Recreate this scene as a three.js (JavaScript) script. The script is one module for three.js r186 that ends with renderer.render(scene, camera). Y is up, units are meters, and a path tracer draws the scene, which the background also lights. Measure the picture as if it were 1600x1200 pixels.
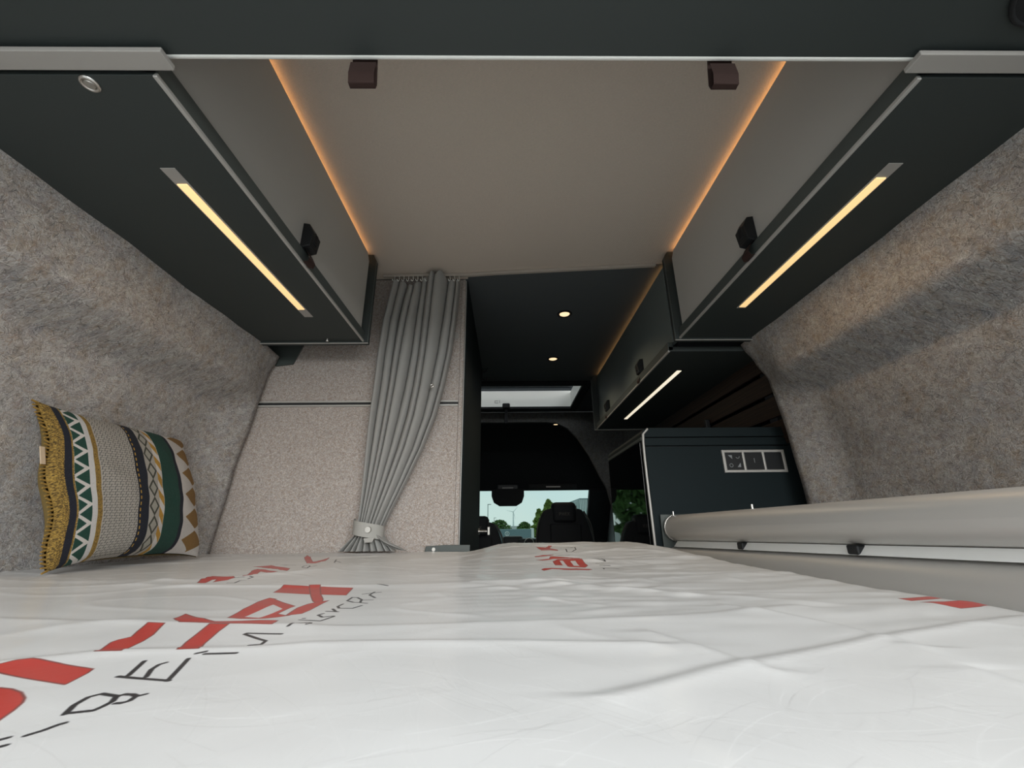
import * as THREE from 'three';
import { RoundedBoxGeometry } from 'three/addons/geometries/RoundedBoxGeometry.js';
import { mergeGeometries, toCreasedNormals } from 'three/addons/utils/BufferGeometryUtils.js';
import { FontLoader } from 'three/addons/loaders/FontLoader.js';
import { TextGeometry } from 'three/addons/geometries/TextGeometry.js';
import { ImprovedNoise } from 'three/addons/math/ImprovedNoise.js';
import { RectAreaLightUniformsLib } from 'three/addons/lights/RectAreaLightUniformsLib.js';

// ------------------------------------------------------------------ camera, sky, exposure
const scene = new THREE.Scene();
const EYE = 1.05;                                   // height of the lens above the van floor
const camera = new THREE.PerspectiveCamera(85.4188, 4 / 3, 0.02, 1500);
camera.rotation.order = 'YXZ';
camera.rotation.set(0.32762, -0.013575, -0.0105);
camera.position.set(0, EYE, 0);
const EXPOSURE = 1.4;
const SKY_LEVEL = 2.1;
{
  // even, lightly clouded sky
  const W = 512, Hh = 256, d = new Float32Array(W * Hh * 4), n = new ImprovedNoise();
  for (let j = 0; j < Hh; j++) for (let i = 0; i < W; i++) {
    const el = (j + 0.5) / Hh * Math.PI - Math.PI / 2, az = (i + 0.5) / W * Math.PI * 2;
    const x = Math.cos(el) * Math.cos(az), y = Math.sin(el), z = Math.cos(el) * Math.sin(az);
    let c = 0, a = 1, f = 2.4;
    for (let o = 0; o < 4; o++) { c += a * n.noise(x * f + 7, y * f * 2.2 + 3, z * f + 1); a *= 0.5; f *= 2.1; }
    const cl = THREE.MathUtils.smoothstep(c, -0.25, 0.45), k = (j * W + i) * 4;
    const L = SKY_LEVEL;
    d[k] = L * (0.91 + 0.09 * cl); d[k + 1] = L * (0.97 + 0.03 * cl); d[k + 2] = L * (1.0 - 0.02 * cl); d[k + 3] = 1;
  }
  const sky = new THREE.DataTexture(d, W, Hh, THREE.RGBAFormat, THREE.FloatType);
  sky.mapping = THREE.EquirectangularReflectionMapping; sky.magFilter = sky.minFilter = THREE.LinearFilter;
  sky.wrapS = THREE.RepeatWrapping; sky.needsUpdate = true;
  scene.background = sky;
}
const renderer = new THREE.WebGLRenderer({ antialias: true });
renderer.toneMapping = THREE.LinearToneMapping;
renderer.toneMappingExposure = EXPOSURE;
renderer.shadowMap.enabled = true;
RectAreaLightUniformsLib.init();
{
  // daylight that comes in through the open rear doors behind the lens
  const day = new THREE.RectAreaLight(new THREE.Color().setRGB(1.0, 1.0, 0.985), 7.5, 1.8, 1.0);
  day.name = 'rear_door_daylight'; day.position.set(0.85, 1.85, 1.7); day.lookAt(0.85, 1.85, -5); scene.add(day);
}

// ------------------------------------------------------------------ helpers
let seed = 20240611;
const rnd = () => { seed = (seed * 1664525 + 1013904223) >>> 0; return seed / 4294967296; };
const rr = (a, b) => a + (b - a) * rnd();
const ss = THREE.MathUtils.smoothstep, lerp = THREE.MathUtils.lerp, clamp = THREE.MathUtils.clamp;
const noise3 = new ImprovedNoise();
const fbm = (x, y, z, o = 4) => { let s = 0, a = 1; for (let i = 0; i < o; i++) { s += a * noise3.noise(x, y, z); x *= 2.03; y *= 2.03; z *= 2.03; a *= 0.5; } return s; };
const taken = new Map();
const numbered = (n) => { const k = taken.get(n) ?? 0; taken.set(n, k + 1); return k ? `${n}_${String(k).padStart(3, '0')}` : n; };

function mapUV(g) {                                 // uv in metres, by the way each face points
  g = g.index ? g.toNonIndexed() : g;
  if (!g.attributes.normal) g.computeVertexNormals();
  const p = g.attributes.position, uv = new Float32Array(p.count * 2);
  const a = new THREE.Vector3(), b = new THREE.Vector3(), c = new THREE.Vector3();
  for (let i = 0; i < p.count; i += 3) {
    a.fromBufferAttribute(p, i); b.fromBufferAttribute(p, i + 1); c.fromBufferAttribute(p, i + 2);
    const n = b.clone().sub(a).cross(c.clone().sub(a)), ax = Math.abs(n.x), ay = Math.abs(n.y), az = Math.abs(n.z);
    [a, b, c].forEach((v, k) => {
      const [u, w] = ax >= ay && ax >= az ? [v.z, v.y] : ay >= az ? [v.x, v.z] : [v.x, v.y];
      uv[(i + k) * 2] = u; uv[(i + k) * 2 + 1] = w;
    });
  }
  g.setAttribute('uv', new THREE.BufferAttribute(uv, 2));
  return g;
}
function bx(x0, x1, y0, y1, z0, z1, r = 0.0015) {    // box between two corners, edges rounded
  const w = Math.abs(x1 - x0), h = Math.abs(y1 - y0), d = Math.abs(z1 - z0);
  r = Math.min(r, w * 0.45, h * 0.45, d * 0.45);
  const g = r > 0 ? new RoundedBoxGeometry(w, h, d, 2, r) : new THREE.BoxGeometry(w, h, d);
  g.translate((x0 + x1) / 2, (y0 + y1) / 2, (z0 + z1) / 2);
  return mapUV(g);
}
function tube(points, r, seg = 24, radial = 8, closed = false) {
  const c = new THREE.CatmullRomCurve3(points.map((q) => new THREE.Vector3(...q)), closed);
  return strip(new THREE.TubeGeometry(c, seg, r, radial, closed));
}
function strip(g) { g = g.index ? g.toNonIndexed() : g; for (const k of Object.keys(g.attributes)) if (!['position', 'normal', 'uv'].includes(k)) g.deleteAttribute(k); return g; }
function cyl(r0, r1, h, at, rot = [0, 0, 0], seg = 24) {
  const g = new THREE.CylinderGeometry(r0, r1, h, seg);
  g.applyMatrix4(new THREE.Matrix4().compose(new THREE.Vector3(...at), new THREE.Quaternion().setFromEuler(new THREE.Euler(...rot)), new THREE.Vector3(1, 1, 1)));
  return strip(g);
}
function extrude(pts, depth, bevel = 0, holes = []) {
  const s = new THREE.Shape(pts.map((q) => new THREE.Vector2(...q)));
  for (const h of holes) s.holes.push(new THREE.Path(h.map((q) => new THREE.Vector2(...q))));
  return strip(new THREE.ExtrudeGeometry(s, { depth, bevelEnabled: bevel > 0, bevelSize: bevel, bevelThickness: bevel, bevelSegments: 2, steps: 1, curveSegments: 12 }));
}
function merge(list) { return list.length === 1 ? list[0] : mergeGeometries(list.map(strip)); }
function obj(name, geo, mat, parent = scene) {
  const m = new THREE.Mesh(Array.isArray(geo) ? merge(geo) : geo, mat);
  m.name = parent === scene ? numbered(name) : name;
  m.castShadow = m.receiveShadow = true;
  parent.add(m);
  return m;
}
function thing(name, label, category, at = [0, 0, 0], group) {
  const g = new THREE.Group();
  g.name = numbered(name); g.position.set(...at); scene.add(g);
  g.userData = { label, category };
  if (group) g.userData.group = group;
  return g;
}
function tag(o, label, category, group) { o.userData = { label, category }; if (group) o.userData.group = group; return o; }
function struct(name, geo, mat, label, category) {
  const o = geo ? obj(name, geo, mat) : (() => { const g = new THREE.Group(); g.name = numbered(name); scene.add(g); return g; })();
  o.userData = { kind: 'structure', label, category };
  return o;
}
// move geometry written in world metres into the frame of a thing that stands at "at"
const rel = (at) => (g) => g.translate(-at[0], -at[1], -at[2]);
// a grid surface f(u, v) -> [x, y, z], closed to a sheet of the given thickness when back() is given
function grid(nu, nv, f, uvf, flip = false) {
  const pos = [], uv = [], idx = [];
  for (let j = 0; j <= nv; j++) for (let i = 0; i <= nu; i++) {
    const u = i / nu, v = j / nv; pos.push(...f(u, v)); uv.push(...uvf(u, v));
  }
  for (let j = 0; j < nv; j++) for (let i = 0; i < nu; i++) {
    const a = j * (nu + 1) + i, b = a + 1, c = a + nu + 1, e = c + 1;
    if (flip) idx.push(a, c, b, b, c, e); else idx.push(a, b, c, b, e, c);
  }
  const g = new THREE.BufferGeometry();
  g.setAttribute('position', new THREE.Float32BufferAttribute(pos, 3));
  g.setAttribute('uv', new THREE.Float32BufferAttribute(uv, 2));
  g.setIndex(idx); g.computeVertexNormals();
  return g;
}
const closed = (a, b) => mergeGeometries([a, b]);

// ------------------------------------------------------------------ textures and materials
function canvas(w, h, draw) {
  const c = document.createElement('canvas'); c.width = w; c.height = h;
  draw(c.getContext('2d'), w, h);
  return c;
}
function ctex(c, srgb = true, repeat = null, wrap = true) {
  const t = new THREE.CanvasTexture(c);
  if (srgb) t.colorSpace = THREE.SRGBColorSpace;
  t.magFilter = THREE.LinearFilter;
  t.wrapS = t.wrapT = wrap ? THREE.RepeatWrapping : THREE.ClampToEdgeWrapping;
  if (repeat) t.repeat.set(...repeat);
  return t;
}
// wrap-around stroke drawing, so tiles repeat without seams
function strokes(ctx, w, h, n, len, bend, pick, lw) {
  for (let i = 0; i < n; i++) {
    const x = rnd() * w, y = rnd() * h, a = rnd() * Math.PI * 2, l = len * (0.5 + rnd()), b = (rnd() - 0.5) * bend;
    ctx.strokeStyle = pick(); ctx.lineWidth = lw * (0.6 + 0.8 * rnd());
    const dx = Math.cos(a) * l, dy = Math.sin(a) * l;
    for (const ox of [-w, 0, w]) for (const oy of [-h, 0, h]) {
      if (x + ox < -l * 2 || x + ox > w + l * 2 || y + oy < -l * 2 || y + oy > h + l * 2) continue;
      ctx.beginPath(); ctx.moveTo(x + ox, y + oy);
      ctx.quadraticCurveTo(x + ox + dx / 2 - dy * b, y + oy + dy / 2 + dx * b, x + ox + dx, y + oy + dy); ctx.stroke();
    }
  }
}
// felt lining: matted fibres, pale grey with brown and dark ones in patches (0.45 m per tile)
const feltC = canvas(1024, 1024, (ctx, w, h) => {
  ctx.fillStyle = 'rgb(171,166,161)'; ctx.fillRect(0, 0, w, h);
  strokes(ctx, w, h, 1500, 60, 1.2, () => ['rgba(200,194,188,0.14)', 'rgba(120,112,106,0.14)', 'rgba(146,120,98,0.13)', 'rgba(120,124,128,0.13)'][Math.floor(rnd() * 4)], 26);
  strokes(ctx, w, h, 20000, 19, 0.6, () => {
    const k = rnd();
    return k < 0.42 ? 'rgba(214,209,204,0.42)' : k < 0.66 ? 'rgba(100,95,90,0.42)' : k < 0.82 ? 'rgba(140,108,84,0.36)' : k < 0.92 ? 'rgba(62,60,60,0.46)' : 'rgba(236,232,228,0.5)';
  }, 1.7);
});
const feltB = canvas(1024, 1024, (ctx, w, h) => {
  ctx.fillStyle = 'rgb(110,110,110)'; ctx.fillRect(0, 0, w, h);
  strokes(ctx, w, h, 9000, 18, 0.6, () => (rnd() < 0.5 ? 'rgba(220,220,220,0.35)' : 'rgba(20,20,20,0.35)'), 2.2);
});
// pressed-felt panel: fine speckle (0.3 m per tile)
const speckC = canvas(768, 768, (ctx, w, h) => {
  const im = ctx.createImageData(w, h);
  for (let i = 0; i < w * h; i++) {
    const k = rnd(), n = (rnd() + rnd() - 1) * 22, c = k < 0.11 ? [118, 103, 94] : k < 0.24 ? [206, 200, 196] : k < 0.32 ? [140, 146, 150] : [170, 163, 158];
    for (let q = 0; q < 3; q++) im.data[i * 4 + q] = clamp(c[q] + n, 0, 255);
    im.data[i * 4 + 3] = 255;
  }
  ctx.putImageData(im, 0, 0);
  strokes(ctx, w, h, 15000, 11, 1.5, () => { const k = rnd(); return k < 0.4 ? 'rgba(214,208,202,0.3)' : k < 0.75 ? 'rgba(120,106,98,0.3)' : 'rgba(150,126,108,0.3)'; }, 4);
});
// ceiling cloth: diagonal twill (0.09 m per tile)
const twill = (base, lo, hi) => canvas(512, 512, (ctx, w, h) => {
  const im = ctx.createImageData(w, h);
  for (let j = 0; j < h; j++) for (let i = 0; i < w; i++) {
    const ph = ((i + j * 2) * 32 / 512) % 1, th = ((i * 2 - j) * 20 / 512 + 100) % 1;
    let v = 0.55 * Math.sin(ph * Math.PI * 2) + 0.35 * Math.sin(th * Math.PI * 2) + (rnd() - 0.5) * 0.9;
    v = clamp(v * 0.5 + 0.5, 0, 1);
    for (let q = 0; q < 3; q++) im.data[(j * w + i) * 4 + q] = lerp(base[q] * lo, base[q] * hi, v);
    im.data[(j * w + i) * 4 + 3] = 255;
  }
  ctx.putImageData(im, 0, 0);
});
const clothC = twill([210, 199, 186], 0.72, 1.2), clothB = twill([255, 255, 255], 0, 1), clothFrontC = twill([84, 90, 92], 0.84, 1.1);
// dark walnut boards
const woodC = canvas(1024, 256, (ctx, w, h) => {
  ctx.fillStyle = 'rgb(74,56,44)'; ctx.fillRect(0, 0, w, h);
  for (let i = 0; i < 240; i++) {
    const y = rnd() * h; ctx.strokeStyle = ['rgba(40,28,22,0.5)', 'rgba(110,82,62,0.35)', 'rgba(58,44,36,0.5)'][Math.floor(rnd() * 3)]; ctx.lineWidth = rr(0.6, 3);
    ctx.beginPath(); ctx.moveTo(0, y);
    for (let x = 0; x <= w; x += 64) ctx.lineTo(x, y + 7 * Math.sin(x * Math.PI * 2 / w + i) + 3 * Math.sin(x * Math.PI * 4 / w + i * 2));
    ctx.stroke();
  }
});
const S = (o) => new THREE.MeshStandardMaterial(o), Ph = (o) => new THREE.MeshPhysicalMaterial(o);
const M = {
  felt: S({ map: ctex(feltC, true, [1 / 0.45, 1 / 0.45]), bumpMap: ctex(feltB, false, [1 / 0.45, 1 / 0.45]), bumpScale: 0.0015, roughness: 1, color: 0xe6e8ea }),
  speck: S({ map: ctex(speckC, true, [1 / 0.3, 1 / 0.3]), roughness: 1 }),
  cloth: S({ map: ctex(clothC, true, [1 / 0.12, 1 / 0.12]), bumpMap: ctex(clothB, false, [1 / 0.12, 1 / 0.12]), bumpScale: 0.0003, roughness: 0.95 }),
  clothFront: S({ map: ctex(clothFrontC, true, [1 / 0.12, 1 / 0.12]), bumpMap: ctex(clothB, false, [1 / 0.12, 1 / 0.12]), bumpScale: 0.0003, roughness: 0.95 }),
  anth: S({ color: 0x313837, roughness: 0.62 }),             // anthracite laminate
  anthEdge: S({ color: 0x474e4c, roughness: 0.5 }),
  doorKitchen: S({ color: 0x727c7b, roughness: 0.55 }),
  door: S({ color: 0xbebdb8, roughness: 0.55 }),              // grey cabinet flaps
  alu: S({ color: 0xb9b8b4, roughness: 0.42, metalness: 0.25 }),
  aluTrim: S({ color: 0xa3a09b, roughness: 0.5 }),
  white: S({ color: 0xe9ebe6, roughness: 0.4 }),
  black: S({ color: 0x14171a, roughness: 0.55 }),
  blackSoft: S({ color: 0x0d0f12, roughness: 0.85 }),
  leather: S({ color: 0x38231d, roughness: 0.6 }),
  chrome: S({ color: 0xd6d4cf, roughness: 0.22, metalness: 1 }),
  steel: S({ color: 0xb8b6b0, roughness: 0.35, metalness: 0.9 }),
  curtain: S({ color: 0x969693, roughness: 0.92, side: THREE.DoubleSide }),
  curtainBand: S({ color: 0xa3a29d, roughness: 0.9 }),
  body: S({ color: 0x8b9093, roughness: 0.6 }),
  wood: S({ map: ctex(woodC, true, [1 / 1.1, 1 / 0.28]), color: 0xb0a8a0, roughness: 0.6 }),
  blockGrey: Ph({ color: 0x141f22, roughness: 0.75, specularIntensity: 0.45 }),
  gloss: Ph({ color: 0x07090a, roughness: 0.03, clearcoat: 1, clearcoatRoughness: 0.02 }),
  railGrey: Ph({ color: 0xbfbdb9, roughness: 0.42, metalness: 0.25, clearcoat: 0.3, clearcoatRoughness: 0.35 }),
  seat: S({ color: 0x16191d, roughness: 0.7 }),
  seatTrim: S({ color: 0x5b5652, roughness: 0.8 }),
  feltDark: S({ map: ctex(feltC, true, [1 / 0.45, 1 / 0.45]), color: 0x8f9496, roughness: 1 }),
  dash: S({ color: 0x1c1f22, roughness: 0.7 }),
  windscreen: Ph({ color: 0x788885, transmission: 1, roughness: 0, thickness: 0, ior: 1.1 }),
  roofPane: Ph({ color: 0x2a3438, transmission: 1, roughness: 0.02, thickness: 0, ior: 1.2 }),
  ledWarm: S({ color: 0xffe2b0, emissive: new THREE.Color().setRGB(1.0, 0.64, 0.27), emissiveIntensity: 0.6, roughness: 0.6 }),
  ledPale: S({ color: 0xfff4e0, emissive: new THREE.Color().setRGB(1.0, 0.9, 0.7), emissiveIntensity: 0.65, roughness: 0.6 }),
  ledCove: S({ color: 0xffd0a0, emissive: new THREE.Color().setRGB(1.0, 0.52, 0.22), emissiveIntensity: 0.4, roughness: 0.6 }),
  ledSpot: S({ color: 0xfff0d8, emissive: new THREE.Color().setRGB(1.0, 0.72, 0.42), emissiveIntensity: 0.85, roughness: 0.5 }),
};

// ------------------------------------------------------------------ the van: shell and lining
const CEIL = 1.97, Z0 = 0.22;                        // ceiling height, rear door opening
// outer body: closes the room, open at the rear doors, the windscreen, the roof light and the cab windows
struct('floor', bx(-1.05, 1.05, -0.06, 0, -4.75, Z0, 0), M.dash, 'dark van floor under the bed and the cab', 'floor');
struct('wall_outer_left', extrude([[-Z0, 0], [4.7, 0], [4.7, 0.9], [4.2, 1.55], [4.2, 2.06], [-Z0, 2.06]], 0.03, 0, [[[3.62, 0.92], [4.3, 0.92], [3.95, 1.42], [3.62, 1.42]]]).rotateY(Math.PI / 2).translate(-1.08, 0, 0), M.body, 'left body side of the van with the cab door window opening', 'wall');
struct('wall_outer_right', extrude([[-Z0, 0], [4.7, 0], [4.7, 0.9], [4.2, 1.55], [4.2, 2.06], [-Z0, 2.06]], 0.03, 0, [[[3.62, 0.92], [4.3, 0.92], [3.95, 1.42], [3.62, 1.42]]]).rotateY(Math.PI / 2).translate(1.05, 0, 0), M.body, 'right body side of the van with the cab door window opening', 'wall');
const SKY_HOLE = [-0.5, 0.545, -3.33, -2.68];
struct('ceiling_outer', extrude([[-1.05, -Z0], [1.05, -Z0], [1.05, 4.2], [-1.05, 4.2]], 0.03, 0, [[[SKY_HOLE[0] - 0.012, 2.668], [SKY_HOLE[1] + 0.012, 2.668], [SKY_HOLE[1] + 0.012, 3.342], [SKY_HOLE[0] - 0.012, 3.342]]]).rotateX(-Math.PI / 2).translate(0, 2.03, 0), M.body, 'roof skin of the van', 'ceiling');
// headlining over the bed, and the greyer one over the living area with its roof light opening
struct('ceiling', mapUV(extrude([[-1.04, 0.02 - Z0], [1.04, 0.02 - Z0], [1.04, 1.318], [0.6, 1.32], [-0.05, 1.374], [-0.15, 1.386], [-0.15, 1.42], [-1.04, 1.42]], 0.03, 0).rotateX(-Math.PI / 2).translate(0, CEIL, 0)), M.cloth, 'warm grey woven cloth headlining over the bed', 'ceiling');
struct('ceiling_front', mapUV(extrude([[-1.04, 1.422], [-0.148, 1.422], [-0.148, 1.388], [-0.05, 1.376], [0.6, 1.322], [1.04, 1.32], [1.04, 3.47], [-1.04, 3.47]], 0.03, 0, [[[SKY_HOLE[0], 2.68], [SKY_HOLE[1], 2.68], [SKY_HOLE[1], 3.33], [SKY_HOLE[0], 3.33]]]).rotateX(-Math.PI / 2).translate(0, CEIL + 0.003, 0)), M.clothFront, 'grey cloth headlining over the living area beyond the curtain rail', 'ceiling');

// felt side linings: overhang under the cabinets, window bay, rounded pillar at the front end
const prof = (t) => (y) => { for (let i = 1; i < t.length; i++) if (y >= t[i][0]) { const k = (y - t[i][0]) / (t[i - 1][0] - t[i][0]), s = k * k * (3 - 2 * k); return lerp(t[i][1], t[i - 1][1], lerp(k, s, 0.6)); } return t[t.length - 1][1]; };
const bay = prof([[1.66, 0.806], [1.497, 0.828], [1.42, 0.924], [1.22, 0.958], [0.98, 0.962], [0.5, 0.965]]);
function feltWall(name, side, zEnd, pillar, w, label) {
  const top = 1.634, bot = 0.5, nz = 90, ny = 90;
  const X = (y, z) => {
    const k = ss(z, zEnd + 0.005, zEnd + w);                // 0 at the pillar edge, 1 in the bay
    const soft = 0.006 * fbm(z * 5 + side * 9, y * 5, 2.5, 3) * (0.3 + 0.7 * k);
    const back = 0.028 * (1 - ss(z, zEnd, zEnd + 0.018)) ** 2;   // roll of the front edge
    return lerp(pillar(y), bay(y) + 0.02 * ss(z, -0.55, -0.25) * 0, k) + soft + back;
  };
  const f = (off) => (u, v) => { const z = lerp(zEnd, Z0 - 0.02, u), y = lerp(bot, top, v); return [side * (X(y, z) + off), y, z]; };
  const uvf = (u, v) => [lerp(zEnd, Z0, u) + side * 0.2, lerp(bot, top, v)];
  const a = grid(nz, ny, f(0), uvf, side > 0), b = grid(nz, ny, f(0.05), uvf, side < 0);
  const rim = grid(1, ny, (u, v) => { const y = lerp(bot, top, v); return [side * (X(y, zEnd) + u * 0.05), y, zEnd]; }, uvf, side < 0);
  const o = struct(name, mergeGeometries([a, b, rim]), M.felt, label, 'wall');
  return { o, X };
}
const feltL = feltWall('wall_left', -1, -1.415, prof([[1.66, 0.812], [1.62, 0.822], [1.57, 0.845], [1.46, 0.862], [1.2, 0.898], [0.98, 0.922], [0.5, 0.93]]), 0.16, 'pale grey felt side lining behind the patterned cushion');
const feltR = feltWall('wall_right', 1, -1.33, prof([[1.66, 0.80], [1.62, 0.818], [1.57, 0.848], [1.5, 0.884], [1.3, 0.905], [1.1, 0.917], [0.5, 0.93]]), 0.17, 'grey felt side lining behind the two grey rails');

// partition at the foot of the bed on the left: felt panels, joint profile, edge and the dark side towards the aisle
{
  const w = struct('wall_partition', null, null, 'felt covered partition behind the curtain with its dark aisle side', 'wall');
  obj('upper_panel', bx(-1.03, -0.172, 1.472, 1.968, -1.445, -1.42, 0.002), M.speck, w);
  obj('lower_panel', bx(-1.03, -0.172, 0.05, 1.452, -1.445, -1.42, 0.002), M.speck, w);
  const jp = obj('joint_profile', [bx(-1.03, -0.172, 1.466, 1.4725, -1.424, -1.414), bx(-1.03, -0.172, 1.4515, 1.458, -1.424, -1.414)], M.alu, w);
  jp.userData.label = 'light grey double joint profile';
  obj('joint_groove', bx(-1.03, -0.172, 1.456, 1.468, -1.44, -1.421, 0), M.black, w);
  obj('edge_strip', bx(-0.1715, -0.158, 0.05, 1.968, -1.46, -1.4195, 0.002), M.speck, w);
  const sp = obj('side_panel', bx(-0.19, -0.15, 0.05, 1.968, -2.35, -1.428, 0.003), M.blockGrey, w);
  sp.userData.label = 'dark grey panel facing the aisle';
  obj('edge_profile', bx(-0.1565, -0.1535, 0.05, 1.962, -1.4235, -1.419, 0.001), M.alu, w);
  obj('cap', cyl(0.0135, 0.0135, 0.004, [-0.19, 1.724, -1.419], [Math.PI / 2, 0, 0]), M.aluTrim, w);
  obj('back_panel', bx(-1.03, -0.19, 0.05, 1.968, -2.35, -2.33, 0.002), M.blockGrey, w);
  const la = obj('latch', [cyl(0.016, 0.016, 0.006, [-0.147, 1.022, -2.27], [0, 0, Math.PI / 2]), cyl(0.0075, 0.0075, 0.05, [-0.125, 1.022, -2.27], [0, 0, Math.PI / 2]), bx(-0.104, -0.09, 1.003, 1.045, -2.285, -2.255, 0.003)], M.steel, w);
  la.userData.label = 'small steel bolt latch';
  obj('hook', [bx(-0.15, -0.142, 1.86, 1.93, -2.33, -2.31, 0.003), tube([[-0.145, 1.87, -2.32], [-0.125, 1.862, -2.32], [-0.115, 1.885, -2.32]], 0.005, 12), tube([[-0.145, 1.915, -2.32], [-0.125, 1.918, -2.32], [-0.112, 1.94, -2.32]], 0.005, 12)], M.black, w);
  obj('hinge_plate', [extrude([[-0.262, 0.958], [-0.256, 0.989], [-0.2, 0.992], [-0.12, 0.992], [-0.12, 0.958]], 0.006, 0.0015).translate(0, 0, -1.412)], M.anthEdge, w);
  obj('hinge_screw', cyl(0.0055, 0.0055, 0.003, [-0.232, 0.981, -1.4025], [Math.PI / 2, 0, 0], 14), M.steel, w);
  obj('corner_plate', extrude([[-0.9, 1.72], [-0.735, 1.72], [-0.775, 1.612], [-0.835, 1.604], [-0.9, 1.66]], 0.006, 0).translate(0, 0, -1.419), M.anthEdge, w);
}

// wall behind the kitchen: dark boards with grooves between them
{
  const w = struct('wall_kitchen', null, null, 'dark wooden boards behind the kitchen worktop', 'wall');
  const slope = -0.16, at = (y) => 0.965 + slope * (y - 1.3) * 1.0;
  obj('backing', extrude([[0, 0.5], [0, 1.66], [0.03, 1.66], [0.03, 0.5]], 1.95, 0).applyMatrix4(new THREE.Matrix4().makeShear(0, 0, 0, 0, 0, 0)).translate(0.985, 0, -3.46), M.black, w);
  const edges = [1.30, 1.395, 1.475, 1.555, 1.635];
  for (let i = 0; i < 4; i++) {
    const y0 = edges[i] + 0.006, y1 = edges[i + 1] - 0.006;
    const g = bx(-0.008, 0.008, y0 - (y0 + y1) / 2, y1 - (y0 + y1) / 2, -2.6, -1.36, 0.003);
    g.rotateZ(Math.atan(-slope) * 1).translate(at((y0 + y1) / 2), (y0 + y1) / 2, 0);
    obj('board', g, M.wood, w);
  }
  obj('clip', bx(0.905, 0.925, 1.42, 1.5, -1.86, -1.84, 0.004), M.black, w);
}
// dark lining of the body between kitchen and cab, and left of the aisle
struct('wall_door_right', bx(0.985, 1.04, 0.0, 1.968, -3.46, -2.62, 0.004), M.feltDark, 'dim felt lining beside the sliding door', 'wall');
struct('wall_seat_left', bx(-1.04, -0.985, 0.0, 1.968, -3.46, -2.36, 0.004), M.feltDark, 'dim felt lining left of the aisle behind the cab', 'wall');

// ------------------------------------------------------------------ the cab
{
  const half = [[0.86, 0.02], [0.85, 1.15], [0.815, 1.33], [0.765, 1.43], [0.69, 1.6], [0.6, 1.745], [0.52, 1.83], [0.43, 1.878], [0.34, 1.888]];
  const hole = [...half, ...half.map(([x, y]) => [-x, y]).reverse()];
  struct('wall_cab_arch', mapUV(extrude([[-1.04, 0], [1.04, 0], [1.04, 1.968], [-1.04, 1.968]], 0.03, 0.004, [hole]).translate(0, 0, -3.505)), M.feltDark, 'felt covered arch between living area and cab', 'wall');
  // black cab headliner that falls towards the windscreen
  struct('ceiling_cab', extrude([[3.5, 1.9], [3.75, 1.9], [4.0, 1.72], [4.3, 1.378], [4.33, 1.40], [4.1, 1.78], [3.8, 1.965], [3.5, 1.965]], 2.09, 0).rotateY(Math.PI / 2).translate(-1.045, 0, 0), M.blackSoft, 'black headliner over the cab seats', 'ceiling');
  struct('wall_cab_front', bx(-1.05, 1.05, 0, 0.86, -4.78, -4.72, 0.004), M.dash, 'bulkhead under the windscreen', 'wall');
  const ws = struct('window_1', null, null, 'wide windscreen with the industrial estate behind it', 'window');
  const quad = (pts) => { const g = new THREE.BufferGeometry(); g.setAttribute('position', new THREE.Float32BufferAttribute([...pts[0], ...pts[1], ...pts[2], ...pts[0], ...pts[2], ...pts[3]], 3)); g.setAttribute('uv', new THREE.Float32BufferAttribute([0, 0, 1, 0, 1, 1, 0, 0, 1, 1, 0, 1], 2)); g.computeVertexNormals(); return g; };
  obj('pane', quad([[-0.86, 0.86, -4.74], [0.86, 0.86, -4.74], [0.84, 1.385, -4.3], [-0.84, 1.385, -4.3]]), M.windscreen, ws);
  for (const s of [-1, 1]) obj('pillar', bx(s * 0.82, s * 1.05, -0.04, 0.68, -0.03, 0.03, 0.012).rotateX(0.7).translate(0, 0.87, -4.72), M.dash, ws);
  for (const [i, s] of [[2, 1], [3, -1]]) {
    const w = struct(`window_${i}`, null, null, s > 0 ? 'side window of the right cab door' : 'side window of the left cab door', 'window');
    obj('pane', quad([[s * 1.066, 0.92, -3.62], [s * 1.066, 0.92, -4.3], [s * 1.066, 1.42, -3.95], [s * 1.066, 1.42, -3.62]]), M.windscreen, w);
    obj('frame', tube([[s * 1.045, 0.92, -3.62], [s * 1.045, 0.92, -4.3], [s * 1.045, 1.42, -3.95], [s * 1.045, 1.42, -3.62]].flatMap((p, k, a) => { const q = a[(k + 1) % 4]; return [0.08, 0.5, 0.92].map((t) => p.map((v, m) => lerp(v, q[m], t))); }), 0.016, 48, 8, true), M.black, w);
  }
}
{
  const d = thing('dashboard', 'black dashboard below the windscreen', 'dashboard', [0.05, 0, -4.45]);
  const R = rel([0.05, 0, -4.45]);
  obj('body', R(bx(-0.95, 0.95, 0.4, 0.86, -4.72, -4.25, 0.03)), M.dash, d);
  obj('hood', R(bx(-0.05, 0.15, 0.84, 0.95, -4.5, -4.3, 0.025)), M.black, d);
  obj('cowl', R(bx(0.1, 0.285, 0.84, 0.928, -4.5, -4.28, 0.025)), M.black, d);
  obj('cup_ring', R(new THREE.TorusGeometry(0.045, 0.004, 8, 28).translate(0.205, 0.885, -4.262)), M.steel, d);
  obj('display_edge', R(bx(-0.03, 0.09, 0.872, 0.884, -4.258, -4.25, 0.002)), M.aluTrim, d);
}
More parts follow.
